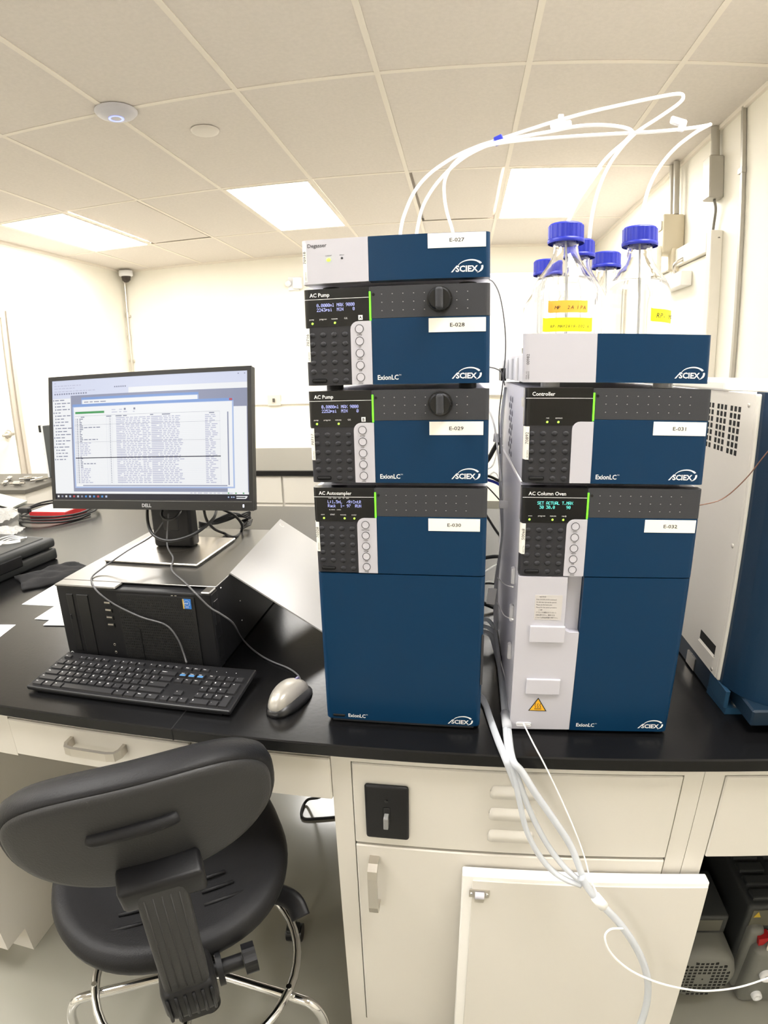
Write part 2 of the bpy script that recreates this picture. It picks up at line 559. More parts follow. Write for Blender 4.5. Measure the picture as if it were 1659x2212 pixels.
def pull(M_):
    """An arched flat bar handle, 0.115 long, standing out 3 cm."""
    h = MB(SATIN)
    pts = [(0, 0, 0), (0, -.018, 0), (.006, -.028, 0), (.02, -.031, 0), (.095, -.031, 0), (.109, -.028, 0), (.115, -.018, 0), (.115, 0, 0)]
    w = .0085
    vs, fs = [], []
    for i, q in enumerate(pts):
        a = pts[max(i - 1, 0)]; c = pts[min(i + 1, len(pts) - 1)]
        tx, ty = c[0] - a[0], c[1] - a[1]
        l = math.hypot(tx, ty); nx, ny = -ty / l * .0035, tx / l * .0035
        vs += [(q[0] + nx, q[1] + ny, -w), (q[0] - nx, q[1] - ny, -w), (q[0] - nx, q[1] - ny, w), (q[0] + nx, q[1] + ny, w)]
    for i in range(len(pts) - 1):
        for k in range(4):
            fs.append([i * 4 + k, i * 4 + (k + 1) % 4, i * 4 + 4 + (k + 1) % 4, i * 4 + 4 + k])
    h.add(vs, fs, None, False, M_)
    return h

FY = .745
# base cabinet with the switch and louvres
t = thing('base_cabinet', 'white enamel base cabinet with black switch plate and louvres under the left stack', 'cabinet', (-.208, FY, 0))
W = .611
b = MB(CAB)
b.box(0, .034, 0, .02, .0, .884); b.box(W - .032, W, 0, .02, 0, .884); b.box(.034, W - .032, 0, .02, .864, .884); b.box(.034, W - .032, .0, .02, .06, .132)
b.box(0, .02, .02, 1.5, 0, .884); b.box(W - .02, W, .02, 1.5, 0, .884); b.box(.02, W - .02, 1.48, 1.5, 0, .884); b.box(.034, W - .034, .02, .04, .664, .69)
b.box(.034, W - .034, .045, 1.48, .09, .11)
b.obj('body', t)
b = MB(CAB); b.box(.0355, W - .0335, -.002, .018, .6835, .8625, bev=.002, seg=1)
pan = b.obj('upper_panel', t)
b = MB(CAB)
for z in (.822, .775, .726):
    n = 14
    vs, fs = [], []
    for i in range(n + 1):
        a = math.pi * i / n
        hx = .039
        x = .306 - .0 - hx * math.cos(a)
        q = min(1, math.sin(a) * 2.2)
        vs += [(x, -.0025, z - .011), (x, -.0025 - .007 * q, z - .009), (x, -.0025 - .0055 * q, z + .004), (x, -.0025, z + .013 * q)]
    for i in range(n):
        for k in range(3):
            fs.append([4 * i + k, 4 * i + k + 1, 4 * i + 5 + k, 4 * i + 4 + k])
    b.add(vs, fs, None, True)
b.obj('louvre', t)
b = MB(BLACKP); b.box(.057, .132, -.011, -.002, .706, .825, bev=.005, seg=3)
sw = b.obj('switch_plate', t)
b = MB(BLACKS); b.box(.0885, .1005, -.0125, -.011, .753, .780, bev=.001, seg=1); b.cyl(.0028, .002, n=12, M=T((.0945, -.0115, .795)) @ R('X', 90)); b.cyl(.0028, .002, n=12, M=T((.0945, -.0115, .736)) @ R('X', 90)); b.obj('screw_cover', sw)
b = MB(mat('clear_toggle', S(190, 190, 190), .1, trans=.6)); b.box(.0905, .0985, -.026, -.0115, .744, .768, bev=.001, seg=1, M=None); b.obj('toggle', sw)
b = MB(CAB); b.box(.036, W - .034, -.003, .017, .135, .6785, bev=.002, seg=1)
dr = b.obj('door', t)
pull(T((.069, -.003, .537)) @ R('Y', -90)).obj('handle', dr)

# pump enclosure on the right (door taken off)
t = thing('pump_cabinet', 'open white enamel pump cabinet with blank drawer front at the right edge', 'cabinet', (.404, FY, 0))
W = .62
b = MB(CAB)
b.box(0, .034, 0, .02, 0, .884); b.box(W - .034, W, 0, .02, 0, .884); b.box(.034, W - .034, 0, .02, .864, .884)
b.box(0, .02, .02, 1.5, 0, .884); b.box(W - .02, W, .02, 1.5, 0, .884); b.box(.02, W - .02, 1.48, 1.5, 0, .884)
b.obj('body', t)
b = MB(CAB); b.box(.036, W - .036, -.002, .018, .686, .862, bev=.002, seg=1); b.obj('drawer', t)

# knee-space unit with two drawers
t = thing('apron_unit', 'white enamel knee space unit with two shallow drawers above the stool', 'drawer unit', (-.863, FY, .78))
b = MB(CAB); b.box(-.267, .653, 0, .018, .0905, .1055); b.box(-.267, -.003, 0, .018, -.003, .0905); b.box(-.267, .653, .018, .6, .0, .1055); b.obj('body', t)
b = MB(CAB); b.box(.0, .398, -.004, .016, .004, .088, bev=.002, seg=1); f_ = b.obj('drawer', t)
pull(T((.150, -.004, .062))).obj('handle', f_)
b = MB(CAB); b.box(.4, .654, -.004, .016, .0, .088, bev=.002, seg=1); b.obj('drawer', t)
# left base cabinet
t = thing('base_cabinet', 'white enamel base cabinet at the left edge beyond the stool', 'cabinet', (-2.0, FY, 0))
b = MB(CAB)
b.prism([(0, .09), (.07, .09), (.07, 0), (1.5, 0), (1.5, .884), (0, .884)], 0, .865, 'X'); b.obj('body', t)
b = MB(CAB); b.box(.02, .42, -.018, 0, .12, .86, bev=.002, seg=1); b.obj('door', t)
b = MB(CAB); b.box(.43, .85, -.018, 0, .12, .86, bev=.002, seg=1); b.obj('door', t)

# leaning cabinet door
t = thing('cabinet_door', 'loose white enamel cabinet door leaning on the base cabinet, inner side out', 'cabinet door', (.232, .66, 0))
LM = T((0, .019, 0)) @ R('X', -3.2)
XF[t.name] = T((.232, .66, 0))
b = MB(WHITEM)
b.box(-.213, .213, 0, .022, .0, .656, bev=.002, seg=1, M=LM)
dpan = b.obj('panel', t)
b = MB(CAB); b.box(-.195, .211, -.003, .0, .02, .648, bev=.001, seg=1, M=LM); b.obj('inner_panel', dpan)
b = MB(SATIN); b.box(-.200, -.165, -.006, -.003, .612, .628, M=LM); b.box(-.190, -.174, -.010, -.003, .604, .612, M=LM)
lat = b.obj('latch', t)
b = MB(PANELW); b.cyl(.006, .016, n=18, M=LM @ T((-.190, -.011, .622)) @ R('Y', 90)); b.obj('roller', lat)
for sx in (-.196, -.169):
    b = MB(CHROME); b.sphere((sx, -.0065, .62), .003, sc=(1, .5, 1), M=LM); b.obj('screw', lat)

# ------------------------------------------------------------------ vacuum pumps on the cabinet floor
PG = mat('pump_grey', S(118, 118, 112), .45, bump=(120, .3))
PD = mat('pump_dark_grey', S(52, 54, 54), .5, bump=(160, .3))
t = thing('vacuum_pump', 'grey rotary vacuum pump motor with perforated fan cover behind the leaning door', 'vacuum pump', (.605, .883, 0), group='vacuum pumps in the open cabinet')
rr = .087
cz = .13 + .0
b = MB(PG); b.lathe([(0, 0), (rr * .72, 0), (rr * .92, .01), (rr, .03), (rr, .16)], n=48, M=T((0, 0, cz)) @ R('X', -90)); b.box(-.07, .07, .05, .3, .0, .06); b.obj('fan_cover', t)
b = MB(mat('vent_hole', S(20, 20, 18), .8))
for i in range(-6, 7):
    for j in range(-6, 7):
        x, z = i * .0115, j * .0115
        if math.hypot(x, z) < .066 and not (abs(i) < 2 and abs(j) < 2):
            b.box(x - .0037, x + .0037, -.0006, .002, cz + z - .003, cz + z + .003)
b.cyl(.002, .002, n=10, M=T((0, .001, cz)) @ R('X', 90))
b.obj('grille', t)
b = MB(PD); b.box(-.055, .055, .06, .2, cz + .085, cz + .145, bev=.006); tb = b.obj('terminal_box', t)
b = MB(mat('plate_metal', S(110, 108, 98), .4, metal=.5)); b.box(-.04, .04, .0585, .06, cz + .098, cz + .135); b.obj('rating_plate', tb)
b = MB(PD)
for k in range(14):
    a = math.radians(200 + 140 * k / 13 + 180 - 0)
    b.box(-.003, .003, .16, .33, .08, .093, M=T((0, 0, cz)) @ R('Y', 360 * k / 14))
b.cyl(.083, .17, n=32, M=T((0, .16, cz)) @ R('X', -90)); b.obj('motor_body', t)
b = MB(PD); b.box(-.085, .085, .33, .6, .03, .33, bev=.02); b.obj('oil_case', t)

t = thing('vacuum_pump', 'dark ribbed vacuum pump body with red valve at the right edge', 'vacuum pump', (.705, .90, 0), group='vacuum pumps in the open cabinet')
b = MB(PD); b.box(.0, .27, .05, .46, .03, .30, bev=.010, seg=3); b.obj('body', t)
for j in range(9):
    for x0, x1 in ((.014, .080), (.094, .17), (.184, .256)):
        b = MB(PD); b.box(x0, x1, .066 + .041 * j, .066 + .041 * j + .029, .296, .309, bev=.004, seg=2); b.obj('rib', t)
b = MB(PG); b.box(.022, .26, .0, .10, .0, .20, bev=.018, seg=3); b.box(.01, .05, .03, .12, .02, .24, bev=.012); b.obj('oil_case', t)
b = MB(mat('plate_olive', S(96, 94, 80), .5)); b.box(.012, .10, .0475, .0505, .235, .288); pl_ = b.obj('rating_plate', t)
b = MB(mat('yellow_sign', S(190, 160, 50), .5)); b.prism([(.016, .266), (.034, .266), (.025, .284)], .0465, .0475, 'Y'); b.obj('warning_sticker', pl_)
b = MB(mat('red_valve', S(175, 30, 34), .4)); b.prism([(.030, .222), (.058, .226), (.050, .208), (.036, .190)], .020, .045, 'Y'); v_o = b.obj('valve', t)
b = MB(SATIN); b.cyl(.006, .05, n=14, M=T((.062, .045, .215)) @ R('X', 90)); b.tube([(.058, .02, .215), (.052, .01, .195), (.054, .005, .18)], .003); b.obj('valve_stem', v_o)
for (x, z, r) in ((.066, .118, .017), (.062, .040, .013)):
    b = MB(WHITEP); b.lathe([(r * .35, -.006), (r * .6, -.012), (r * .9, -.012), (r, -.006), (r, .01)], n=28, M=T((x, .0, z)) @ R('X', -90)); b.cyl(r * .36, .004, PD, n=14, M=T((x, .0, z)) @ R('X', 90)); b.obj('plug', t)

# ------------------------------------------------------------------ chromatography stacks
def side_radius(x0, x1, z0, z1, y1, rl, rr, y0=0):
    return rrect(x0, x1, y0, y1, (rl, rr, 0, 0), 5)


def swoosh(b, x, z, s, m):
    """The maker's mark: slanted stroke, letters and an open orbit around the last letter."""
    b.text('SCIEX', .0105 * s, T((x + .0058 * s, -.0001, z)) @ RX, m, bold=.028, shear=0, sx=1.02)
    b.prism([(x, z - .0005 * s), (x + .0022 * s, z - .0005 * s), (x + .0085 * s, z + .0078 * s), (x + .0072 * s, z + .0078 * s)], -.00025, 0, 'Y', m)
    n = 26
    up, lo = [], []
    for i in range(n + 1):
        a = math.radians(172 - 232 * i / n)
        w = .0011 * s * math.sin(math.pi * min(1, (i + 1.5) / n * .62 + .05)) * (1.2 if i > n * .5 else .9)
        cx, cz, ax, az = x + .0255 * s, z + .0042 * s, .0125 * s, .0088 * s
        q = i / n
        k = 1 + (.35 * (1 - q) if q < .5 else .17)
        px_, pz_ = cx + ax * k * math.cos(a), cz + az * math.sin(a) + .0015 * s
        if q > .86:
            w *= (1 - q) / .14
        up.append((px_ + w * math.cos(a), pz_ + w * math.sin(a)))
        lo.append((px_ - w * math.cos(a), pz_ - w * math.sin(a)))
    for i in range(n):
        if .66 > i / n > .60:
            continue
        b.prism([lo[i], lo[i + 1], up[i + 1], up[i]], -.0003, -.0001, 'Y', m)


GLYPH = {'0': '0e11131519110e', '1': '040c040404040e', '2': '0e11010204081f', '3': '1f02040201110e', '4': '02060a121f0202', '5': '1f101e0101110e', '7': '1f010204080808', '8': '0e11110e11110e', '9': '0e11110f01020c',
         '.': '00000000000c0c', ':': '000c0c000c0c00', '-': '0000001f000000', '/': '00010204081000', 'm': '00001a15151111', 'l': '0c04040404040e', 'p': '00001e111e1010', 's': '00000e100e011e', 'i': '04000c0404040e',
         'a': '00000e010f110f', 'c': '00000e1010110e', 'k': '10101214181412', 'n': '00001619111111', 't': '08081c0808090 6'.replace(' ', ''), 'A': '0e1111111f1111', 'C': '0e11101010110e', 'E': '1f10101e10101f', 'I': '0e04040404040e', 'L': '1010101010101f',
         'M': '111b1515111111', 'N': '11111915131111', 'R': '1e11111e141211', 'S': '0f10100e01011e', 'T': '1f040404040404', 'U': '1111111111110e', 'X': '11110a040a1111'}


def dot_text(b, s_, x, z, h, pitch):
    """Text of a dot matrix display: seven rows of small lit squares."""
    d = h / 7
    for i, ch in enumerate(s_):
        g_ = GLYPH.get(ch)
        if not g_:
            continue
        for r_ in range(7):
            bits = int(g_[2 * r_:2 * r_ + 2], 16)
            for c_ in range(5):
                if bits >> (4 - c_) & 1:
                    x0 = x + i * pitch + c_ * pitch * .175
                    z0 = z + h - (r_ + 1) * d
                    b.quad([(x0, 0, z0), (x0 + pitch * .155, 0, z0), (x0 + pitch * .155, 0, z0 + d * .88), (x0, 0, z0 + d * .88)])


def serial(t, parent, x, z0, z1, big, small, m=LABELM, wid=.0075, y=.003):
    """Serial sticker running up the rounded left corner."""
    b = MB(m)
    b.prism([(x - .0002, y + wid * .8), (x + .0006, y + wid * .35), (x + .003, y - .0028), (x + wid, -.0005), (x + wid, -.0001), (x + .003, y - .0022), (x + .001, y + wid * .35), (x + .0002, y + wid * .8)], z0, z1, 'Z')
    o = b.obj('serial_sticker', parent)
    b = MB(INK)
    F = T((x + .0064, -.0012, z0 + .002)) @ R('Z', -18) @ RX @ R('Z', 90)
    h = z1 - z0
    b.text(small, .0028, F, sx=min(1, h * .45 / (.0028 * .55 * len(small))))
    b.text(big, .0064, F @ T((h * .42, 0, 0)), sx=min(1.1, h * .50 / (.0056 * .6 * len(big))))
    b.obj('serial_lettering', o)
    return o


def upper(t, H, title, btns, display, leds, cap, mark, dots=True, knob=False, badge=None, strip=True, depth=.42, serialno=None, w=.26, tag_x=(.176, .254), zt=None, logo=True):
    """Front of one 135 mm module: t's origin is at the bottom, H its height."""
    z = H if zt is None else zt
    zb = z - .1345
    # display window
    b = MB(GLOSSBK)
    b.prism(rrect(0, .0938, 0, .02, (.007, 0, 0, 0)), z - .052, z, 'Z')
    dsp = b.obj('display_panel', t)
    b = MB(LETTER)
    b.text(title, .0074, T((.0095, -.0001, z - .0108)) @ RX, bold=.012, sx=.98)
    b.box(.0012, .0935, -.0003, .0001, z - .0145, z - .0139)
    for lx, s_ in leds[0]:
        b.text(s_, .0030, T((lx, -.0001, z - .0425)) @ RX, align='CENTER')
    b.obj('lettering', dsp)
    for row, (tx, tz, col, sz, s_) in enumerate(display):
        b = MB(col)
        if sz < .004:
            b.text(s_, sz, T((tx, -.0002, z - tz)) @ RX, sx=.86)
        else:
            dot_text(b, s_, tx, z - tz, .0046, .00322)
            b.v = [v + Vector((0, -.0003, 0)) for v in b.v]
        b.obj('display_text', dsp)
    for lx in leds[1]:
        b = MB(LEDG)
        b.sphere((lx, -.0002, z - .0472), .0017, sc=(1, .6, 1), sub=1)
        b.obj('indicator_light', dsp)
    if badge:
        b = MB(LETTER); b.box(.0782, .0842, -.0004, 0, z - .0445, z - .0380)
        bd = b.obj('channel_badge', dsp)
        b = MB(INK); b.text(badge, .0056, T((.0812, -.0005, z - .0432)) @ RX, align='CENTER', bold=.02); b.obj('lettering', bd)
    # light bar
    b = MB(GREEN); b.box(.0940, .0962, -.0006, .02, z - .0452, z - .0065); b.obj('light_bar', t)
    b = MB(BAND); b.box(.0940, .0962, -.0004, .02, z - .0065, z - .0005); b.obj('light_bar_cap', t)
    # charcoal band with dimples
    b = MB(BAND)
    b.prism(rrect(.0964, w, 0, .02, (0, .007, 0, 0)), z - .0432, z, 'Z')
    if dots:
        for i in range(9):
            for j in range(3):
                x = .1117 + .0147 * i
                if knob and abs(x - .1913) < .018:
                    continue
                b.cyl(.00085, .0004, DIMPLE, n=8, M=T((x, -.0001, z - .0107 - .0112 * j)) @ R('X', 90))
                b.cyl(.0009, .0004, GLOSSBK, n=8, M=T((x, .00005, z - .0102 - .0112 * j)) @ R('X', 90))
        b.cyl(.002, .0004, GLOSSBK, n=12, M=T((.1, -.0001, z - .0109)) @ R('X', 90))
    bo = b.obj('dotted_band', t)
    if knob:
        b = MB(BLACKS)
        K = T((.1913, 0, z - .0205)) @ R('X', 90)
        b.cyl(.0176, .0012, n=40, M=K)
        n = 48
        pr = []
        for i in range(n):
            a = 2 * math.pi * i / n
            pr.append(((.0158 + (.0004 if i % 2 else 0)) * math.cos(a), (.0158 + (.0004 if i % 2 else 0)) * math.sin(a)))
        b.prism(pr, .0012, .009, 'Z', smooth=False, M=K)
        b.cyl(.0155, .003, n=40, r2=.0135, M=K @ T((0, 0, .009)))
        kn = b.obj('drain_knob', t)
        b = MB(BAND); b.box(-.0052, .0052, -.0145, .0145, .009, .0205, bev=.0035, seg=3, M=K); b.obj('grip', kn)
    # keypad
    sx = .0665
    b = MB(KEYPAD)
    b.prism(rrect(.0005, sx, .0004, .02, (.007, 0, 0, 0)), zb + .0004, z - .052, 'Z')
    kp = b.obj('keypad', t)
    for i in range(4):
        for j in range(6):
            if j == 5 and i < 2:
                continue
            b = MB(KEYPAD)
            b.sphere((.0108 + .0158 * i, .0005, z - .0635 - .01285 * j), .0046, sc=(1, .42, .82), sub=2)
            b.obj('key', kp)
    b = MB(BLACKP); b.box(.0085, .0300, -.0016, .001, zb + .0042, zb + .0098, bev=.0022, seg=3); b.obj('nameplate_slot', kp)
    # button strip
    b = MB(PANELW)
    zs = z - .0465 if not btns else z - .0462
    b.prism(rrect(sx, .0962, zb + .0004, zs, (0, 0, 0, .011)), -.0006, .02, 'Y')
    b.box(sx, .0938, -.0005, .02, z - .052, z - .050, GLOSSBK) if False else None
    st = b.obj('button_panel', t)
    for k, s_ in enumerate(btns):
        zz = z - .0568 - .01675 * k
        b = MB(BTN); b.cyl(.0053, .0007, n=28, M=T((.0792, -.0006, zz)) @ R('X', 90))
        b.lathe([(.0054, .0002), (.0054, .0009), (.0060, .0009), (.0060, .0002)], INK, n=28, M=T((.0792, -.0006, zz)) @ R('X', 90))
        b.text(s_, .0032, T((.0792, -.0007, zz - .0090)) @ RX, INK, align='CENTER')
        b.obj('button', st)
    # blue cover
    if logo:
        b = MB(BLUE)
        b.prism(rrect(.0966, w, 0, .02, (0, .008, 0, 0)), zb, z - .0436, 'Z')
        cv = b.obj('cover', t)
        b = MB(LETTER); b.text('ExionLC', .0094, T((.1030, -.0001, zb + .0065)) @ RX, bold=.016, sx=.93)
        b.text('TM', .0025, T((.1336, -.0001, zb + .0118)) @ RX)
        b.obj('lettering', cv)
        b = MB(LETTER); swoosh(b, .2075, zb + .0068, 1.0, LETTER); b.obj('emblem', cv)
    else:
        b = MB(BLUE)
        b.prism(rrect(.0966, w, 0, .02, (0, .008, 0, 0)), zb, z - .0436, 'Z')
        cv = b.obj('cover', t)
    if cap:
        b = MB(LABELM); b.box(tag_x[0], tag_x[1], -.0006, -.0001, z - .0645, z - .0455)
        lb = b.obj('asset_label', t)
        b = MB(INK); b.text(cap, .0072, T(((tag_x[0] + tag_x[1]) / 2, -.0007, z - .0575)) @ RX, align='CENTER', sx=1.25, bold=.01); b.obj('lettering', lb)
    if serialno:
        serial(t, t, -.0003, zb + .034, z - .0535, serialno[0], serialno[1])


def body(t, H, depth=.42, w=.26, mm=GREYSIDE):
    b = MB(mm)
    b.box(.0008, w - .0008, .019, depth, .0, H - .0006, bev=.0015, seg=1)
    o = b.obj('housing', t)
    return o


def feet(t, depth, w=.26, h=.0):
    for x in (.03, w - .03):
        for y in (.05, depth - .05):
            b = MB(BLACKP); b.cyl(.013, .0075, n=16, M=T((x, y, -.0075))); b.obj('foot', t)


SX, SY = -.2215, .787
# autosampler (on the bench)
t = thing('autosampler', 'tall blue autosampler at the bottom of the left stack, tag E-030', 'autosampler', (SX, SY, B + .0025))
H = .4085
body(t, H, .44)
upper(t, H, 'AC Autosampler', ['start/stop', 'rinse', 'purge', 'V/P', 'sleep'],
      [(.0225, .0238, VFD, .0068, 'L:1.5mL  /R:CntR'), (.0225, .0300, VFD, .0068, 'Rack  1- 97  RUN'), (.024, .0165, LETTER, .0022, 'mode     sample     inject     run     status'), (.024, .0345, LETTER, .0024, 'inj. volume     runtime')],
      ([(.0138, 'start'), (.0290, 'STAT'), (.0455, 'remote'), (.0620, 'cooler')], [.0155, .0475, .0625]), 'E-030', True, serialno=('70328', 'ABDXR55'), logo=False, tag_x=(.174, .250))
b = MB(BLUE)
zl = H - .1362
b.prism(rrect(0, .26, 0, .02, (.009, .009, 0, 0)), .006, zl, 'Z')
dr = b.obj('door', t)
b = MB(LETTER); b.text('ExionLC', .0094, T((.038, -.0001, .0105)) @ RX, bold=.016, sx=.93); b.text('TM', .0025, T((.0686, -.0001, .0158)) @ RX); b.obj('lettering', dr)
b = MB(LETTER); swoosh(b, .2070, .0095, 1.0, LETTER); b.obj('emblem', dr)
b = MB(BLACKP); b.box(.012, .033, -.0014, .001, .0105, .0150, bev=.0018, seg=3); b.obj('nameplate_slot', dr)
b = MB(BAND); b.prism(rrect(.2575, .2612, .085, .175, .0015), .0015, .0195, 'Y'); b.obj('finger_grip', dr)
b = MB(BAND); b.box(.01, .25, .006, .43, -.002, .006); b.obj('base', t)

AB = B + .0025 + H
common_leds = ([(.0110, 'pump'), (.0275, 'prog.run'), (.0440, 'remote'), (.0605, 'G.E.')], [.0120, .0445])
pb = ['pump', 'run', 'purge', 'V/P', 'sleep']
# pump B
t = thing('solvent_pump', 'blue pump with round knob above the autosampler, tag E-029', 'pump', (SX, SY, AB + .0075), group='pumps in the left stack')
H = .1348
body(t, H); feet(t, .42)
upper(t, H, 'AC Pump', pb, [(.0200, .0248, VFD, .0066, '0.8000ml MAX 9000'), (.0200, .0310, VFD, .0066, '2252psi  MIN    0')], common_leds, 'E-029', True, knob=True, badge='B', serialno=('70717', 'ABDXR55'), tag_x=(.176, .252))
# pump A
PA = AB + .0075 + H + .001
t = thing('solvent_pump', 'blue pump with round knob right below the degasser, tag E-028', 'pump', (SX, SY, PA + .0065), group='pumps in the left stack')
body(t, H); feet(t, .42)
upper(t, H, 'AC Pump', pb, [(.0190, .0248, VFD, .0066, '0.0000ml MAX 9000'), (.0190, .0310, VFD, .0066, '2243psi  MIN    0')], common_leds, 'E-028', True, knob=True, badge='A', serialno=('70716', 'ABDXR55'))
# degasser
DG = PA + .0065 + H
t = thing('degasser', 'low white and blue degasser on top of the left stack, tag E-027', 'degasser', (SX, SY, DG + .0075))
H = .0600
b = MB(GREYSIDE); b.box(.0008, .2592, .019, .42, 0, H - .0006, bev=.0015, seg=1); b.obj('housing', t)
feet(t, .42)
b = MB(PANELW); b.prism(rrect(0, .0942, 0, .02, (.007, 0, 0, 0)), .0, H, 'Z'); f_ = b.obj('white_panel', t)
b = MB(INK); b.text('Degasser', .0074, T((.0085, -.0001, H - .0105)) @ RX, bold=.008)
b.text('control', .0030, T((.0385, -.0001, .0365)) @ RX, align='CENTER'); b.text('error', .0030, T((.0575, -.0001, .0365)) @ RX, align='CENTER')
b.obj('lettering', f_)
b = MB(LEDG); b.sphere((.0385, -.0002, .0318), .0032, sc=(1, .5, .8)); b.obj('indicator_light', f_)
b = MB(INK); b.sphere((.0575, -.0002, .0330), .0016, sc=(1, .5, 1)); b.obj('indicator_light', f_)
b = MB(BLUE); b.prism(rrect(.0946, .26, 0, .02, (0, .008, 0, 0)), .0, H, 'Z'); cv = b.obj('cover', t)
b = MB(LETTER); swoosh(b, .2070, .0078, 1.05, LETTER); b.obj('emblem', cv)
b = MB(LABELM); b.box(.1760, .2540, -.0006, -.0001, H - .0200, H - .0005); lb = b.obj('asset_label', t)
b = MB(INK); b.text('E-027', .0070, T((.215, -.0007, H - .0125)) @ RX, align='CENTER', sx=1.25, bold=.01); b.obj('lettering', lb)
serial(t, t, -.0003, .003, .056, '70918', 'ABDGS55')
DGT = DG + .0075 + H

# right stack -----------------------------------------------------
RX0, RY0 = .0880, .790
t = thing('column_oven', 'tall white and blue column oven at the bottom of the right stack, tag E-032', 'column oven', (RX0, RY0, B + .003))
H = .4095
body(t, H, .44)
upper(t, H, 'AC Column Oven', ['oven', 'run', 'temp', 'V/P', 'sleep'],
      [(.0225, .0245, VFDT, .0062, 'SET ACTUAL T.MAX'), (.0225, .0308, VFDT, .0062, ' 30 30.0     90')],
      ([(.0130, 'oven'), (.0295, 'prog.run'), (.0460, 'remote'), (.0620, 'ready')], [.0122, .0455, .0610]), 'E-032', True, serialno=('50068', 'AB2CT54'), logo=False, tag_x=(.180, .255))
zl = H - .1362
b = MB(PANELW)
b.prism([(.0, .002), (.0975, .004), (.0975, .182), (.0945, .182), (.083, .182), (.078, .184), (.0748, .188), (.0735, .193), (.0735, zl), (.0, zl)], -.0002, .02, 'Y', PANELW)
wd = b.obj('white_panel', t)
b = MB(PANELW); b.box(.0737, .0974, .0125, .0135, .182, zl); b.prism([(.0735, .0), (.0735, .0125), (.0775, .0125)], .19, zl, 'Z'); b.obj('grip_recess', wd)
for z0 in (.1650, .0715):
    b = MB(BTN); b.box(.0215, .0755, -.0042, .0, z0, z0 + .0285, bev=.0016, seg=2); b.obj('raised_plate', wd)
b = MB(mat('notice_label', S(196, 192, 190), .6)); b.box(.0270, .0680, -.0006, 0, .2030, .2440); nt_ = b.obj('notice_sticker', wd)
b = MB(INK)
for k, s_ in enumerate(('      NOTICE', 'If the DOOR LOCK is activated', 'the left door can not be opened.', 'Please see the Instruction', 'Manual for the unlock procedure.', '      \u3054\u6ce8\u610f', '\u30c9\u30a2\u30ed\u30c3\u30af\u304c\u89e3\u9664\u3055\u308c\u3066\u3044\u306a\u3044\u3068', '\u5de6\u6249\u306f\u958b\u304d\u307e\u305b\u3093\u3002\u89e3\u9664\u306e\u65b9\u6cd5', '\u306b\u3064\u3044\u3066\u306f\u53d6\u6271\u8aac\u660e\u66f8\u3092\u53c2\u7167\u4e0b\u3055\u3044\u3002')):
    b.text(s_, .0029 if k else .0033, T((.0290, -.0007, .2400 - .0043 * k)) @ RX, sx=.80 if k < 5 else .72)
b.obj('lettering', nt_)
b = MB(INK); b.prism([(.0280, .0385), (.0580, .0385), (.0430, .0640)], -.0006, 0, 'Y'); wl = b.obj('warning_sticker', wd)
b = MB(mat('warning_yellow', S(240, 180, 40), .5)); b.prism([(.0306, .0400), (.0554, .0400), (.0430, .0612)], -.0009, -.0006, 'Y'); wl2 = b.obj('yellow_field', wl)
b = MB(INK)
for k in range(3):
    b.tube([(.0388 + .0040 * k, -.0012, .0448), (.0398 + .0040 * k, -.0012, .0473), (.0382 + .0040 * k, -.0012, .0500), (.0394 + .0040 * k, -.0012, .0535)], .00042, n=4, step=3)
b.box(.0375, .0490, -.0012, -.0009, .0424, .0432)
b.obj('heat_symbol', wl)
b = MB(WHITEP); b.box(.0100, .0350, -.0018, .001, .0088, .0155, bev=.0028, seg=3); b.obj('nameplate_slot', wd)
b = MB(BLUE); b.prism(rrect(.0982, .26, 0, .02, (0, .009, 0, 0)), .003, zl, 'Z'); dr = b.obj('door', t)
b = MB(LETTER); b.text('ExionLC', .0094, T((.108, -.0001, .0105)) @ RX, bold=.016, sx=.93); b.text('TM', .0025, T((.1386, -.0001, .0158)) @ RX); b.obj('lettering', dr)
b = MB(LETTER); swoosh(b, .2100, .0098, 1.0, LETTER); b.obj('emblem', dr)
b = MB(WHITEP); b.box(.245, .256, .015, .03, -.003, .003); b.obj('foot', t)
b = MB(WHITEP); b.box(.004, .25, .03, .42, -.003, .0005); b.obj('base', t)
for k, zz in enumerate((.255, .19, .12)):
    b = MB(mat('adhesive_clip', S(215, 215, 218), .35) if k == 0 else b.m); b.box(-.006, .0008, .045, .058, zz - .014, zz + .014, bev=.002, seg=1); b.obj('tube_clip', t)

OV = B + .003 + H
t = thing('system_controller', 'blue controller module without buttons or knob on the column oven, tag E-031', 'controller', (RX0, RY0, OV + .0065))
H = .1350
body(t, H); feet(t, .42)
upper(t, H, 'Controller', [], [], ([(.0320, 'run'), (.0475, 'connect')], [.0315, .0470]), 'E-031', True, serialno=('70892', 'ABCBM55'), tag_x=(.180, .255))
b = MB(LABELM); b.box(-.0004, .0008, .03, .045, H - .028, H - .015); b.obj('sticker', t)
b = MB(mat('vent_dimple', S(150, 150, 156), .4))
for i in range(2):
    for j in range(9):
        b.sphere((.0006, .20 + .035 * i + .017 * (j % 2), .012 + .012 * j), .006, sc=(.3, 1, 1), sub=1)
b.obj('vent_dimples', t)

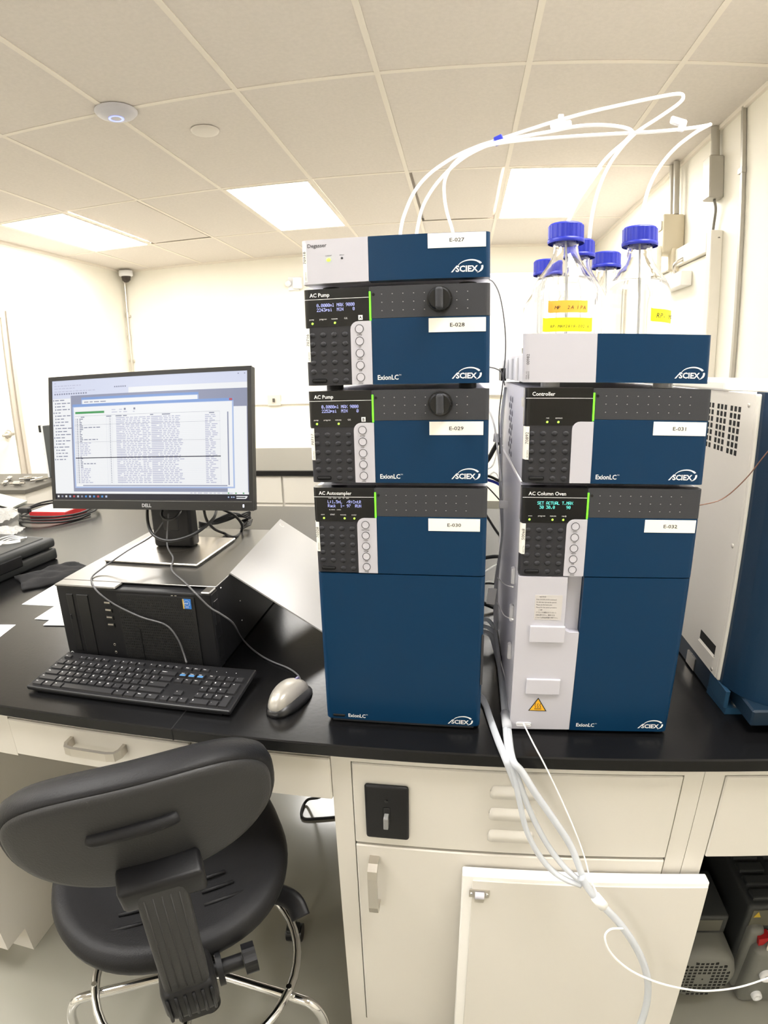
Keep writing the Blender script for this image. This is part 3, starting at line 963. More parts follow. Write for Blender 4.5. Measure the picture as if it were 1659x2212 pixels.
CT = OV + .0065 + H
t = thing('bottle_tray', 'open white and blue solvent bottle tray on top of the right stack', 'tray', (.0845, RY0, CT + .0075))
H = .0660
b = MB(PANELW); b.prism(rrect(0, .0995, 0, .012, (.006, 0, 0, 0)), .0, H, 'Z'); f_ = b.obj('white_panel', t)
b = MB(BLUE); b.prism(rrect(.0999, .2570, 0, .012, (0, .006, 0, 0)), .0, H, 'Z'); cv = b.obj('cover', t)
b = MB(LETTER); swoosh(b, .2080, .0072, 1.02, LETTER); b.obj('emblem', cv)
b = MB(INK)
Fm = T((.0072, -.0003, .004)) @ RX @ R('Z', 90)
b.text('SERIAL NO.', .0026, Fm @ T((0, .002, 0)), sx=.9); b.text('ABRES55', .0030, Fm @ T((0, -.001, 0))); b.text('00982', .0056, Fm @ T((.020, -.0008, 0)), sx=1.05)
b.obj('serial_lettering', f_)
b = MB(WHITEP)
b.box(.002, .255, .012, .42, .0, .004); b.box(.001, .005, .012, .42, .0, .040, bev=.001, seg=1); b.box(.252, .256, .012, .42, .0, .040); b.box(.005, .252, .416, .42, .0, .040)
for k in range(4):
    b.box(-.003, .001, .08 + .09 * k, .10 + .09 * k, .0, .036, bev=.001, seg=1)
b.obj('tray', t)
for x in (.045, .21):
    for y in (.05, .36):
        b = MB(BLACKP if y > .1 else WHITEP); b.cyl(.014, .0075, n=16, M=T((x, y, -.0075))); b.obj('foot', t)
b = MB(BLACKP); b.box(-.010, .0, .30, .36, -.004, .02); b.obj('latch', t)
TRAY = CT + .0075 + .004

# solvent bottles
def bottle(x, y, label, level, k=1.0):
    t = thing('solvent_bottle', label, 'bottle', (x, y, TRAY), 0, 'blue-capped solvent bottles')
    R_, h = .0505 * k, .1270 * k
    out = [(0, .0), (R_ * .86, .0), (R_ * .97, .003), (R_, .009), (R_, h)]
    out += [(R_ - (R_ - .0185) * (1 - math.cos(a)) * 0.5, h + .070 * k * a / math.pi) for a in [math.pi * i / 8 for i in range(1, 9)]]
    top = h + .070 * k
    out += [(.0180, top + .002), (.0195, top + .004), (.0195, top + .007), (.0178, top + .009), (.0178, top + .020)]
    inn = [(r - .0022, z + (.002 if z < .01 else 0)) for r, z in out if r > .01][::-1] + [(0, .0045)]
    b = MB(GLASS); b.lathe(out + inn, n=40); g = b.obj('glass', t)
    lv = []
    ii = [(r - .0018, z + .0018) for r, z in out if r > .01]
    lv.append((0, .0042))
    for i, (r, z) in enumerate(ii):
        if z < level:
            lv.append((r, max(z, .0042)))
        else:
            r0, z0 = ii[i - 1]
            lv.append((r0 + (r - r0) * (level - z0) / (z - z0), level)); break
    lv.append((0, level))
    b = MB(LIQ); b.lathe(lv, n=36); b.obj('solvent', t)
    b = MB(CAPB)
    n = 80
    c0 = top + .0065
    pr = [((.0262 + (.0007 if (i // 2) % 2 else 0)) * math.cos(2 * math.pi * i / n), (.0262 + (.0007 if (i // 2) % 2 else 0)) * math.sin(2 * math.pi * i / n)) for i in range(n)]
    b.prism(pr, c0 + .006, c0 + .026, 'Z')
    b.lathe([(.0272, c0), (.0278, c0 + .002), (.0278, c0 + .006), (.026, c0 + .0065)], n=48)
    b.lathe([(.0262, c0 + .026), (.0245, c0 + .0285), (0, c0 + .0290)], n=48)
    cp = b.obj('cap', t)
    b = MB(TUBEW); b.tube([(0, 0, c0 + .004), (.002, 0, h * .7), (0, .002, .02)], .0016, n=6); b.obj('dip_tube', t)
    return t, R_, h

def tape(t, R_, a0, a1, z0, z1, m, s_=None, slope=0):
    b = MB(m)
    n = 16
    vs, fs = [], []
    for i in range(n + 1):
        a = math.radians(a0 + (a1 - a0) * i / n)
        dz = slope * i / n + (.0008 if i in (0, n) else 0)
        for r, z in ((R_ + .0003, z0), (R_ + .0003, z1), (R_ + .0007, z1), (R_ + .0007, z0)):
            vs.append((r * math.cos(a), r * math.sin(a), z + dz))
    for i in range(n):
        for k in range(4):
            fs.append([4 * i + k, 4 * i + (k + 1) % 4, 4 * i + 4 + (k + 1) % 4, 4 * i + 4 + k])
    b.add(vs, fs)
    o = b.obj('tape_label', t)
    if s_:
        b = MB(INK)
        n = len(s_)
        for i, ch in enumerate(s_):
            a = math.radians(a0 + (a1 - a0) * (.16 + .7 * i / max(1, n - 1)))
            sz_ = min((z1 - z0) * .55, math.radians(a1 - a0) * .7 * R_ / max(1, n - 1) / .66)
            b.text(ch, sz_, T(((R_ + .0009) * math.cos(a), (R_ + .0009) * math.sin(a), z0 + (z1 - z0) * .28 + slope * i / n)) @ R('Z', math.degrees(a) + 90) @ RX, shear=.2)
        b.obj('handwriting', o)

def b_at(px, y, lab, level, k=1.0):
    q = at(px, 560, Y=y)
    return bottle(q.x, y, lab, level, k)
t, r_, h_ = b_at(1222, .905, 'clear bottle with orange and yellow tape, front left on the bottle tray', .150)
zz = lambda py, y: at(1222, py, Y=y).z - TRAY
tape(t, r_, 222, 312, zz(716, .856), zz(686, .856), YELLOW, 'RP-MAY2818-002 A', .0)
tape(t, r_, 232, 300, zz(675, .856), zz(649, .856), ORANGE, 'MP  2A IPA', -.0)
t, r_, h_ = b_at(1381, .925, 'clear bottle with one short yellow tape, front right on the bottle tray', .150)
tape(t, r_, 276, 332, zz(693, .875), zz(665, .875), YELLOW, 'RP- MA', -.001)
t, r_, h_ = b_at(1310, 1.125, 'clear bottle with plain glass seen between the two taped bottles', .055)
t, r_, h_ = b_at(1250, 1.02, 'tall clear bottle half hidden right behind the orange taped bottle', .055)
b_at(1183, 1.145, 'clear bottle half hidden at left behind the orange taped bottle', .055, .95)

# ------------------------------------------------------------------ mass spectrometer right of the stacks
MSX, MSY = .467, .89
SIDEW = mat('spectrometer_side_paint', S(220, 216, 207), .45, bump=(300, .15))
t = thing('mass_spectrometer', 'large mass spectrometer with cream vented side and dark blue front at the right edge', 'mass spectrometer', (MSX, MSY, B + .0005))
b = MB(SIDEW)
b.box(.001, .52, .012, .60, .0455, .545, bev=.004, seg=2)
b.obj('housing', t)
b = MB(SIDEW); b.box(-.0022, .001, .004, .58, .0455, .545, bev=.001, seg=1); b.box(-.0022, .012, -.006, .006, .0455, .545, bev=.003, seg=2)
sd = b.obj('side_panel', t)
HOLE = mat('vent_hole_dark', S(26, 26, 24), .8)
for c in range(3):
    b = MB(HOLE)
    for i in range(3):
        for j in range(7):
            y = .050 + .052 * c + .0145 * i
            z = .521 - .0122 * j
            b.box(-.0026, -.0020, y, y + .0085, z - .0088, z)
    b.obj('vent', sd)
for (y, z) in ((.024, .526), (.021, .290), (.022, .054)):
    b = MB(SATIN); b.sphere((-.0025, y, z), .0042, sc=(.5, 1, 1)); b.obj('screw', sd)
b = MB(HOLE); b.box(-.0028, -.0018, .022, .090, .078, .100); g_ = b.obj('grip_recess', sd)
b = MB(SIDEW); b.prism([(.020, .078), (.021, .0745), (.092, .0745), (.092, .078)], -.0045, -.002, 'X'); b.prism([(-.0045, .076), (-.0018, .076), (-.0018, .086)], .022, .090, 'Y'); b.obj('lip', sd)
# blue front, bulging towards the viewer
b = MB(BLUEDK)
pr = [(.002, .011), (.002, -.015)] + [(.006 + .20 * (1 - math.cos(math.radians(6 * i))), -.02 - .105 * math.sin(math.radians(6 * i))) for i in range(1, 15)] + [(.52, -.135), (.52, .011)]
b.prism(pr, .046, .548, 'Z', smooth=False)
b.obj('front_cover', t)
b = MB(mat('light_blue_trim', S(74, 104, 128), .35))
b.box(.11, .52, -.160, -.09, .032, .125, bev=.022, seg=4)
b.obj('bumper', t)
b = MB(mat('base_dark_blue', S(20, 38, 54), .35)); b.box(.002, .52, .03, .60, .0, .0455, bev=.003, seg=1)
b.box(.02, .52, -.10, .03, .015, .0455, bev=.003, seg=1)
b.obj('base', t)
b = MB(mat('foot_blue', S(34, 66, 92), .3)); b.prism([(.0, .03), (.004, -.042), (.05, -.042), (.11, -.03), (.11, .03)], .0, .012, 'Z'); b.box(.0, .008, -.04, .03, .012, .045, bev=.001, seg=1); ft = b.obj('foot', t)
b = MB(SATIN); b.cyl(.005, .03, n=14, M=T((.028, -.028, .010))); b.cyl(.009, .005, n=6, M=T((.028, -.028, .012))); b.obj('foot_bolt', ft)
b = MB(SATIN); b.box(.0, .006, .10, .14, .004, .03); b.obj('bracket', t)
# lid on top
b = MB(mat('white_lid', S(238, 236, 230), .3)); b.box(-.012, .53, .10, .60, .5455, .562, bev=.003, seg=1); b.obj('top_lid', t)
b = MB(HOLE); b.box(.0, .525, .108, .60, .5448, .5456); b.obj('lid_gap', t)

b = MB(mat('peek_tubing', S(110, 78, 62), .4))
b.tube([at(1508, 1092, Y=.80), at(1560, 1078, Y=.81), at(1610, 1035, Y=.80), at(1659, 975, Y=.78), at(1740, 880, Y=.76)], .0009, n=6)
lone(b, 'capillary_tube', 'thin brown capillary running from the column oven to the mass spectrometer', 'tube')

# ------------------------------------------------------------------ computer on the bench
PCX, PCY = -.838, .918
PCW, PCD, PCH = .361, .43, .175
TOPM = mat('tower_side_panel', S(104, 102, 98), .3, metal=.75)
MESHM = mat('front_mesh', S(20, 20, 21), .55)
t = thing('computer_tower', 'black desktop tower lying on its side under the monitor', 'computer', (PCX, PCY, B))
b = MB(BLACKP); b.box(.002, PCW - .002, .035, PCD, .004, PCH - .003); b.box(.02, .05, .05, .38, 0, .004); b.box(.31, .34, .05, .38, 0, .004); b.obj('case', t)
b = MB(TOPM); b.box(.0, PCW, .030, PCD, PCH - .0028, PCH, bev=.001, seg=1); b.box(.0, .150, .0, .030, PCH - .006, PCH - .0005, bev=.002, seg=1); b.box(PCW - .020, PCW, .0, .030, PCH - .006, PCH - .0005, bev=.002, seg=1); b.obj('side_panel', t)
b = MB(BLACKP)
b.box(.0, PCW, .004, .035, .003, PCH - .006, bev=.003, seg=2)
fb = b.obj('front_bezel', t)
b = MB(MESHM)
b.box(.150, PCW - .036, .0015, .005, .008, PCH - .014)
for i in range(36):
    for j in range(25):
        x = .153 + .0048 * i + (.0024 if j % 2 else 0)
        z = .012 + .0060 * j
        if x < PCW - .041 and not (z < .10 and .19 < x < .232 and False):
            b.cyl(.0014, .0009, BLACKS, n=6, M=T((x, .0016, z)) @ R('X', 90))
b.obj('mesh_grille', fb)
b = MB(BLACKS); b.box(.192, .194, .0, .003, .012, .085); b.box(.170, .192, -.0002, .003, .084, .0865); b.obj('trim_line', fb)
b = MB(BLACKS); b.box(.024, .040, .002, .006, .02, PCH - .022, bev=.001, seg=1); dv = b.obj('optical_drive', fb)
b = MB(BLACKP); b.box(.0255, .030, .0005, .004, .095, .107, bev=.001, seg=1); b.obj('eject_button', dv)
b = MB(BLACKS); b.box(.050, .078, .002, .006, .014, PCH - .022, bev=.001, seg=1); b.obj('drive_bay_cover', fb)
for k in range(4):
    b = MB(SATIN); b.box(.118, .131, .0005, .005, .138 - .0165 * k, .141 - .0165 * k); b.box(.1165, .1325, .002, .0045, .133 - .0165 * k, .142 - .0165 * k, BLACKS); b.obj('usb_port', fb)
for k in range(2):
    b = MB(SATIN); b.lathe([(.0016, 0), (.0026, .0004), (.003, 0)], n=16, M=T((.123, .0035, .024 + .018 * k)) @ R('X', 90)); b.obj('audio_jack', fb)
b = MB(mat('logo_silver', S(225, 225, 225), .3)); b.lathe([(.0028, .0), (.0038, .0004), (.0042, 0)], n=24, M=T((.0095, .0035, .012)) @ R('X', 90)); b.obj('power_button', fb)
b = MB(LETTER); b.text('DELL', .004, T((.0068, .0038, .0105)) @ RX, sx=.5); b.obj('lettering', fb)
b = MB(mat('chip_sticker_blue', S(40, 110, 190), .3)); b.box(.300, .318, .0006, .002, .137, .158); stk = b.obj('processor_sticker', fb)
b = MB(LETTER); b.text('intel', .0055, T((.3025, .0003, .1475)) @ RX); b.lathe([(.0062, 0), (.0066, 0)], n=24, M=T((.309, .0004, .149)) @ R('X', 90)); b.text('XEON', .0028, T((.305, .0003, .1395)) @ RX); b.obj('lettering', stk)
b = MB(mat('chip_gold', S(200, 170, 90), .3)); b.box(.300, .303, .0004, .0006, .137, .158); b.obj('sticker_edge', stk)
for k in range(2):
    b = MB(SATIN); b.box(.276 + .008 * k, .280 + .008 * k, .0008, .002, .163, .1642); b.obj('status_light', fb)
for z0, z1 in ((.022, .070), (.100, .150)):
    b = MB(BLACKS); b.box(PCW - .0008, PCW + .0008, .012, .030, z0, z1, bev=.0006, seg=1); b.obj('side_grip', fb)
for q in ((520, 1298), (524, 1340)):
    q = at(*q, X=PCX + PCW) - Vector((PCX, PCY, B))
    if .05 < q.y < .42 and .01 < q.z < .17:
        b = MB(CHROME); b.sphere((PCW - .0018, q.y, q.z), .0022, sub=1); b.obj('screw', t)
b = MB(CHROME); b.sphere((PCW + .0005, .048, PCH - .010), .0028, sub=1); b.obj('screw', t)

# monitor -------------------------------------------------------
MX, MY = -.682, 1.135
ZB = B + PCH
t = thing('monitor', 'black flat monitor showing a data table, standing on the computer tower', 'monitor', (MX, MY, ZB))
sb = MB(SATIN); sb.box(-.120, .120, -.100, .100, .0, .005, bev=.0015, seg=1, M=T((0, .015, .003)) @ R('Z', -2))
bp = sb.obj('stand_base', t)
b = MB(BLACKS); b.box(-.118, .118, -.098, .098, -.003, .0, M=T((0, .015, .003)) @ R('Z', -2)); b.obj('base_underside', bp)
b = MB(mat('base_ring', S(150, 148, 142), .25, metal=.8)); b.lathe([(.052, .0082), (.0525, .0085), (.053, .0082)], n=48, M=T((0, .03, 0))); b.obj('swivel_ring', bp)
b = MB(BLACKP); b.box(-.052, .052, .022, .062, .008, .30, bev=.008, seg=3); col = b.obj('stand_column', t)
b = MB(BLACKS); b.box(-.02, .02, .0205, .023, .05, .085, bev=.0012, seg=1); b.obj('cable_slot', col)
W2 = .2515
tilt = math.degrees(math.atan2(.047, .30))
MM = T((0, -.068, .125)) @ R('X', -tilt)
HM = .3025
b = MB(BLACKP); b.box(-W2, W2, .0, .020, 0, HM, bev=.003, seg=2, M=MM); b.box(-.17, .17, .019, .042, .03, HM - .03, bev=.012, seg=2, M=MM)
b.box(-.04, .04, .04, .075, .11, .20, M=MM)
cs = b.obj('case', t)
b = MB(BLACKS)
bz = .0095
for q in ((-W2, W2, HM - bz, HM), (-W2, -W2 + bz, .022, HM - bz), (W2 - bz, W2, .022, HM - bz), (-W2, W2, 0, .022)):
    b.box(q[0], q[1], -.0022, .001, q[2], q[3], M=MM)
bez = b.obj('bezel', t)
b = MB(mat('bezel_line', S(120, 120, 122), .3)); b.box(-W2 + .004, W2 - .004, -.0027, -.002, .0190, .0197, M=MM); b.obj('trim_line', bez)
b = MB(mat('logo_grey', S(160, 160, 162), .4)); b.text('DELL', .0105, MM @ T((-.0005, -.0025, .0058)) @ RX, align='CENTER', bold=.03); b.obj('logo', bez)
b = MB(mat('power_light', (.75, .8, 1, 1), .3, emit=1.6)); b.box(.2275, .2305, -.0026, -.002, .0075, .0135, M=MM); b.obj('power_light', bez)
for k in range(4):
    b = MB(INK); b.sphere((.151 + .0185 * k, -.0022, .0100), .0011, sc=(1, .4, 1), sub=1, M=MM); b.obj('button', bez)

def em(name, c, e=1.0):
    m = mat(name, S(*c), .25, emit=e, spec=.3)
    m.node_tree.nodes['Principled BSDF'].inputs['Base Color'].default_value = (0.01, 0.01, 0.01, 1)
    return m
EM = .5
s_white = em('screen_white', (250, 252, 255), EM)
s_pale = em('screen_pale_blue', (222, 228, 250), EM)
s_grey = em('screen_grey', (150, 156, 182), EM)
s_title = em('screen_title_blue', (130, 165, 225), EM)
s_frame = em('screen_frame_blue', (180, 200, 240), EM)
s_dark = em('screen_task_bar', (14, 16, 40), EM)
s_ink = em('screen_ink', (140, 144, 168), EM)
s_ink2 = em('screen_faint_ink', (196, 199, 222), EM)
s_navy = em('screen_selected_row', (20, 26, 60), EM)
s_green = em('screen_green', (60, 160, 90), EM)
s_blue = em('screen_icon_blue', (70, 150, 230), EM)
s_red = em('screen_red', (200, 70, 80), EM)
sw_, sh_ = W2 * 2 - 2 * bz, HM - bz - .022
scr = MB(s_white)
rn = random.Random(3)

def sr(u0, u1, v0, v1, m, lay):
    """Rectangle of the screen picture, u to the right and v down, both 0..1."""
    y = -.0004 - lay * .00012
    X0, Z0 = -W2 + bz, HM - bz
    scr.add([(X0 + u0 * sw_, y, Z0 - v1 * sh_), (X0 + u1 * sw_, y, Z0 - v1 * sh_), (X0 + u1 * sw_, y, Z0 - v0 * sh_), (X0 + u0 * sw_, y, Z0 - v0 * sh_)], [(0, 1, 2, 3)], m, False, MM)

def words(u, v, n, h, m, lay, w=.012):
    for k in range(n):
        l = w * (.5 + rn.random())
        sr(u, u + l, v - h / 2, v + h / 2, m, lay)
        u += l + w * .35
    return u

sr(0, 1, 0, 1, s_white, 0)
sr(0, 1, 0, .085, s_pale, 1)
sr(0, .42, .035, .13, s_pale, 2)
for v, n in ((.022, 1), (.045, 9), (.067, 6), (.092, 12)):
    words(.012, v, n, .006, s_ink2, 3, .014)
for k in range(14):
    sr(.012 + .0135 * k, .020 + .0135 * k, .107, .119, s_ink, 3)
for k in range(6):
    sr(.345 + .011 * k, .352 + .011 * k, .070, .080, s_ink, 3)
sr(.985, .99, .015, .022, s_ink, 3); sr(.955, .961, .015, .022, s_ink, 3)
sr(0, .105, .13, .935, s_white, 2); sr(0, .105, .13, .152, s_pale, 3)
v = .165
for k in range(20):
    ind = .012 if k in (0, 4, 8, 12, 15, 19) else .022
    sr(ind - .008, ind - .002, v - .006, v + .006, s_ink, 3)
    words(ind + .003, v, 2 + (k % 2), .008, s_ink, 3, .018)
    v += .0262
sr(.105, 1, .13, .935, s_grey, 1)
sr(.90, .995, .27, .935, s_white, 2)
sr(.165, .77, .150, .32, s_frame, 3); sr(.165, .77, .150, .168, s_title, 4); sr(.17, .765, .172, .26, s_white, 4)
words(.18, .19, 4, .007, s_ink, 5, .02)
# front window with the table
sr(.115, .935, .205, .905, s_frame, 6)
sr(.115, .935, .205, .226, s_title, 7)
sr(.915, .930, .207, .222, s_red, 8)
sr(.122, .928, .230, .893, s_white, 7)
sr(.130, .290, .268, .286, s_green, 8)
for u in (.33, .37): words(u, .262, 1, .006, s_ink2, 8, .02); words(u, .282, 1, .006, s_ink2, 8, .02)
for u in (.395, .445): sr(u, u + .01, .252, .268, s_ink, 8); words(u - .003, .283, 1, .006, s_ink2, 8, .018)
sr(.128, .870, .3035, .3052, s_ink, 8)
for u in (.16, .30, .35, .39, .53, .59, .82): words(u, .314, 1, .008, s_ink, 8, .03)
nrow = 38
for k in range(nrow):
    v = .330 + .0143 * k
    sr(.128, .870, v + .0066, v + .0070, s_ink2, 8)
    sr(.128, .134, v - .003, v + .003, s_ink2, 8); sr(.138, .144, v - .004, v + .004, s_ink, 8)
    if k in (3, 13, 22): sr(.125, .872, v + .006, v + .0076, s_ink, 9)
    if k == 22:
        sr(.125, .872, v + .0052, v + .0125, s_navy, 10)
    pink = 13 < k < 22 or k > 28
    words(.152, v, 3 if pink else 1 + (k % 7 == 5) * 4, .0075, s_ink2 if pink else s_ink, 8, .014)
    sr(.318, .322, v - .004, v + .003, s_ink, 8)
    for u, n in ((.352, 1), (.385, 5), (.49, 2), (.535, 1), (.545, 1), (.575, 5)):
        words(u, v, n, .0070, s_ink2, 8, .016 if n > 1 else .03)
    words(.80, v, 2, .007, s_ink2, 8, .02)
for u in (.128, .150, .300, .311, .330, .375, .870): sr(u, u + .0006, .305, .875, s_ink2, 8)
sr(.905, .911, .31, .88, s_grey, 8); sr(.16, .90, .880, .888, s_grey, 8)
sr(0, 1, .935, .953, s_white, 2); words(.72, .944, 9, .006, s_ink2, 3, .02)
for u in (.90, .935, .97): sr(u, u + .007, .939, .949, s_green, 3)
sr(0, 1, .953, 1, s_dark, 3)
for k, m_ in enumerate((s_white, s_ink, s_white, s_frame, s_red, s_pale, s_ink, s_blue, s_frame, s_blue, s_red, s_blue, s_frame)):
    sr(.010 + .0225 * k, .020 + .0225 * k, .968, .984, m_, 4)
for u in (.90, .915, .925): sr(u, u + .006, .970, .980, s_frame, 4)
words(.940, .969, 1, .007, s_white, 4, .035); words(.940, .984, 1, .007, s_white, 4, .035); sr(.982, .989, .970, .982, s_white, 4)
scr.obj('screen', t)

# keyboard --------------------------------------------------------
p0, p1 = at(57, 1484, Z=B + .010), at(508, 1541, Z=B + .010)
ang = math.atan2(p1.y - p0.y, p1.x - p0.x)
KB = thing('keyboard', 'black full size keyboard in front of the computer tower', 'keyboard', (p0.x, p0.y, B), ang)
KW, KD = .441, .133
KM = R('X', 3.2)
b = MB(BLACKP)
b.box(0, KW, 0, KD, .004, .013, bev=.003, seg=2, M=KM); b.box(.02, KW - .02, KD - .02, KD - .008, .0, .006); b.box(.02, KW - .02, .006, .014, .0, .008)
b.obj('base', KB)
KEYM = mat('keycap_black', S(34, 34, 36), .45)
KU = .01905
rows = [
    (.1120, .0115, [(0, 1, 'Esc')] + [(2 + i, 1, 'F%d' % (i + 1)) for i in range(4)] + [(6.5 + i, 1, 'F%d' % (i + 5)) for i in range(4)] + [(11 + i, 1, 'F%d' % (i + 9)) for i in range(4)] + [(15.25 + i, 1, s) for i, s in enumerate(('PrtScr', 'ScrLk', 'Pause'))]),
    (.0905, .0165, [(i, 1, c) for i, c in enumerate('`1234567890-=')] + [(13, 2, 'Backspace')] + [(15.25, 1, 'Insert'), (16.25, 1, 'Home'), (17.25, 1, 'PgUp'), (18.5, 1, 'Num'), (19.5, 1, '/'), (20.5, 1, '*'), (21.5, 1, '-')]),
    (.0715, .0165, [(0, 1.5, 'Tab')] + [(1.5 + i, 1, c) for i, c in enumerate('QWERTYUIOP[]')] + [(13.5, 1.5, '\\'), (15.25, 1, 'Del'), (16.25, 1, 'End'), (17.25, 1, 'PgDn'), (18.5, 1, '7'), (19.5, 1, '8'), (20.5, 1, '9'), (21.5, -1, '+')]),
    (.0525, .0165, [(0, 1.75, 'Caps')] + [(1.75 + i, 1, c) for i, c in enumerate("ASDFGHJKL;'")] + [(12.75, 2.25, 'Enter'), (18.5, 1, '4'), (19.5, 1, '5'), (20.5, 1, '6')]),
    (.0335, .0165, [(0, 2.25, 'Shift')] + [(2.25 + i, 1, c) for i, c in enumerate('ZXCVBNM,./')] + [(12.25, 2.75, 'Shift'), (16.25, 1, '^'), (18.5, 1, '1'), (19.5, 1, '2'), (20.5, 1, '3'), (21.5, -1, 'Enter')]),
    (.0145, .0165, [(0, 1.25, 'Ctrl'), (1.25, 1.25, '\u229e'), (2.5, 1.25, 'Alt'), (3.75, 6.25, ''), (10, 1.25, 'Alt'), (11.25, 1.25, 'Fn'), (12.5, 1.25, 'Menu'), (13.75, 1.25, 'Ctrl'), (15.25, 1, '<'), (16.25, 1, 'v'), (17.25, 1, '>'), (18.5, 2, '0'), (20.5, 1, '.')]),
]
u0 = .009
kx = (KW - 2 * u0) / 22.5
nkey = 0
many = MB(KEYM)
for y, d, keys in rows:
    for (x, w, s_) in keys:
        yy0 = y - d / 2
        if w < 0:
            w, yy0 = 1, y - d / 2 - .019
        X0, X1 = u0 + x * kx + .0012, u0 + (x + w) * kx - .0012
        Y0, Y1 = yy0 + .0010, y + d / 2 - .0010
        b = MB(KEYM)
        zb_, zt_ = .0125, .0165
        vs = [(X0, Y0, zb_), (X1, Y0, zb_), (X1, Y1, zb_), (X0, Y1, zb_), (X0 + .001, Y0 + .001, zt_), (X1 - .001, Y0 + .001, zt_), (X1 - .001, Y1 - .001, zt_), (X0 + .001, Y1 - .001, zt_)]
        b.add(vs, [(0, 1, 5, 4), (1, 2, 6, 5), (2, 3, 7, 6), (3, 0, 4, 7), (4, 5, 6, 7)], None, False, KM)
        if s_:
            big = len(s_) == 1
            m_ = s_blue if s_ in ('Insert', 'Home', 'PgUp') and False else LETTER
            b.text(s_, .0052 if big else .0029, KM @ T((X0 + .0028, Y1 - (.0068 if big else .0052), zt_ + .0001)), m_, sx=.9, bold=.02)
        if s_ in ('Insert', 'Home', 'PgUp'):
            b.box(X0 + .002, X1 - .003, Y0 + .002, Y0 + .0075, zt_, zt_ + .0002, mat('key_blue_mark', S(70, 120, 170), .5), M=KM)
        if nkey < 98:
            b.obj('key', KB)
            nkey += 1
        else:
            many.v, off = many.v + b.v, len(many.v)
            for f, k, sm in zip(b.f, b.mi, b.sm):
                mm_ = b.mats[k]
                if mm_ not in many.mats: many.mats.append(mm_)
                many.f.append([off + i for i in f]); many.mi.append(many.mats.index(mm_)); many.sm.append(sm)
if many.v:
    o = many.obj('key', KB); o['kind'] = 'stuff'
for k in range(3):
    b = MB(LETTER); b.cyl(.0008, .0003, n=8, M=KM @ T((u0 + (18.9 + 1.1 * k) * kx, .1145, .0131))); b.obj('lock_light', KB)

# mouse -----------------------------------------------------------
ma = at(588, 1540, Z=B + .01); mb_ = at(652, 1478, Z=B + .01)
MO = thing('mouse', 'silver and black wired mouse between keyboard and left stack', 'mouse', (.5 * (ma.x + mb_.x) + .001, .5 * (ma.y + mb_.y) + .004, B), math.atan2(mb_.y - ma.y, mb_.x - ma.x) - math.pi / 2)
def mouse_mesh(m, z0, zs, inset, top=True):
    b = MB(m)
    n, k = 32, 8
    vs, fs = [], []
    for j in range(k + 1):
        ph = math.pi / 2 * j / k
        for i in range(n):
            a = 2 * math.pi * i / n
            ex = .031 - inset + .003 * math.sin(a)
            ca, sa = math.cos(a), math.sin(a)
            x = ex * math.copysign(abs(ca) ** .8, ca) * math.cos(ph) ** .55
            y = (.056 - inset) * math.copysign(abs(sa) ** .85, sa) * math.cos(ph) ** .55
            zz = z0 + zs * math.sin(ph) * (1 - .28 * ((y + .012) / .056) ** 2)
            vs.append((x, y, zz))
    for j in range(k):
        fs += [[j * n + i, j * n + (i + 1) % n, (j + 1) * n + (i + 1) % n, (j + 1) * n + i] for i in range(n)]
    fs.append([k * n + i for i in range(n)]); fs.append([i for i in range(n)][::-1])
    b.add(vs, fs, None, True)
    return b
mouse_mesh(BLACKS, .001, .020, -.0005).obj('base', MO)
ms_ = mouse_mesh(mat('mouse_silver', S(160, 156, 148), .32, metal=.35), .007, .031, .0045)
ms_.v = [Vector((v.x * (.93 if v.x > 0 else 1.02) - .001, v.y, v.z)) for v in ms_.v]
ms_.obj('shell', MO)
b = MB(mat('scroll_strip', S(92, 86, 120), .3)); b.box(-.0035, .0025, .018, .038, .026, .0325, bev=.002, seg=2); b.obj('scroll_wheel', MO)
b = MB(mat('engraving', S(170, 166, 160), .4)); b.text('DELL', .006, T((-.010, -.036, .0335)) @ R('X', 22)); b.obj('lettering', MO)

# ------------------------------------------------------------------ cords and hoses
BLKC = mat('black_cable', S(24, 24, 25), .45)
GRYC = mat('grey_cord', S(84, 84, 86), .5)
CLEAR = mat('clear_sleeve', S(225, 227, 232), .2, trans=.55, ior=1.15)
BLUEC = mat('blue_cable', S(40, 60, 170), .4)

def cable(pts, r, m, name, label, cat, group=None, n=8, **k):
    b = MB(m)
    b.tube(pts, r, n=n, **k)
    return lone(b, name, label, cat, group)

ZT = B + PCH + .0025
pl = [at(352, 1128, Y=1.12), at(328, 1158, Y=1.10), at(275, 1190, Y=1.03), at(226, 1224, Y=1.0), at(199, 1246, Z=ZT), at(201, 1264, Z=ZT), at(216, 1283, Y=PCY - .012), at(250, 1307, Y=PCY - .006), at(305, 1333, Y=PCY - .005), at(358, 1350, Y=PCY - .005), at(384, 1380, Y=PCY - .006), at(397, 1412, Y=PCY - .008), at(403, 1432, Y=.903)]
b = MB(GRYC); b.tube(pl, .0018); b.obj('cord', KB, world=True)
pl = [at(364, 1110, Y=1.11), at(361, 1150, Y=1.10), at(362, 1182, Y=1.075), at(374, 1205, Y=1.06), at(371, 1231, Z=ZT), at(398, 1257, Z=ZT), at(422, 1281, Y=PCY - .004), at(452, 1311, Y=PCY - .007), at(478, 1327, Y=.912), at(504, 1347, Y=.93), at(522, 1378, Z=B + .012), at(548, 1405, Z=B + .003), at(583, 1427, Z=B + .003), at(622, 1443, Z=B + .003), at(643, 1458, Z=B + .004), at(650, 1471, Z=B + .012)]
b = MB(GRYC); b.tube(pl, .0018); b.obj('cord', MO, world=True)
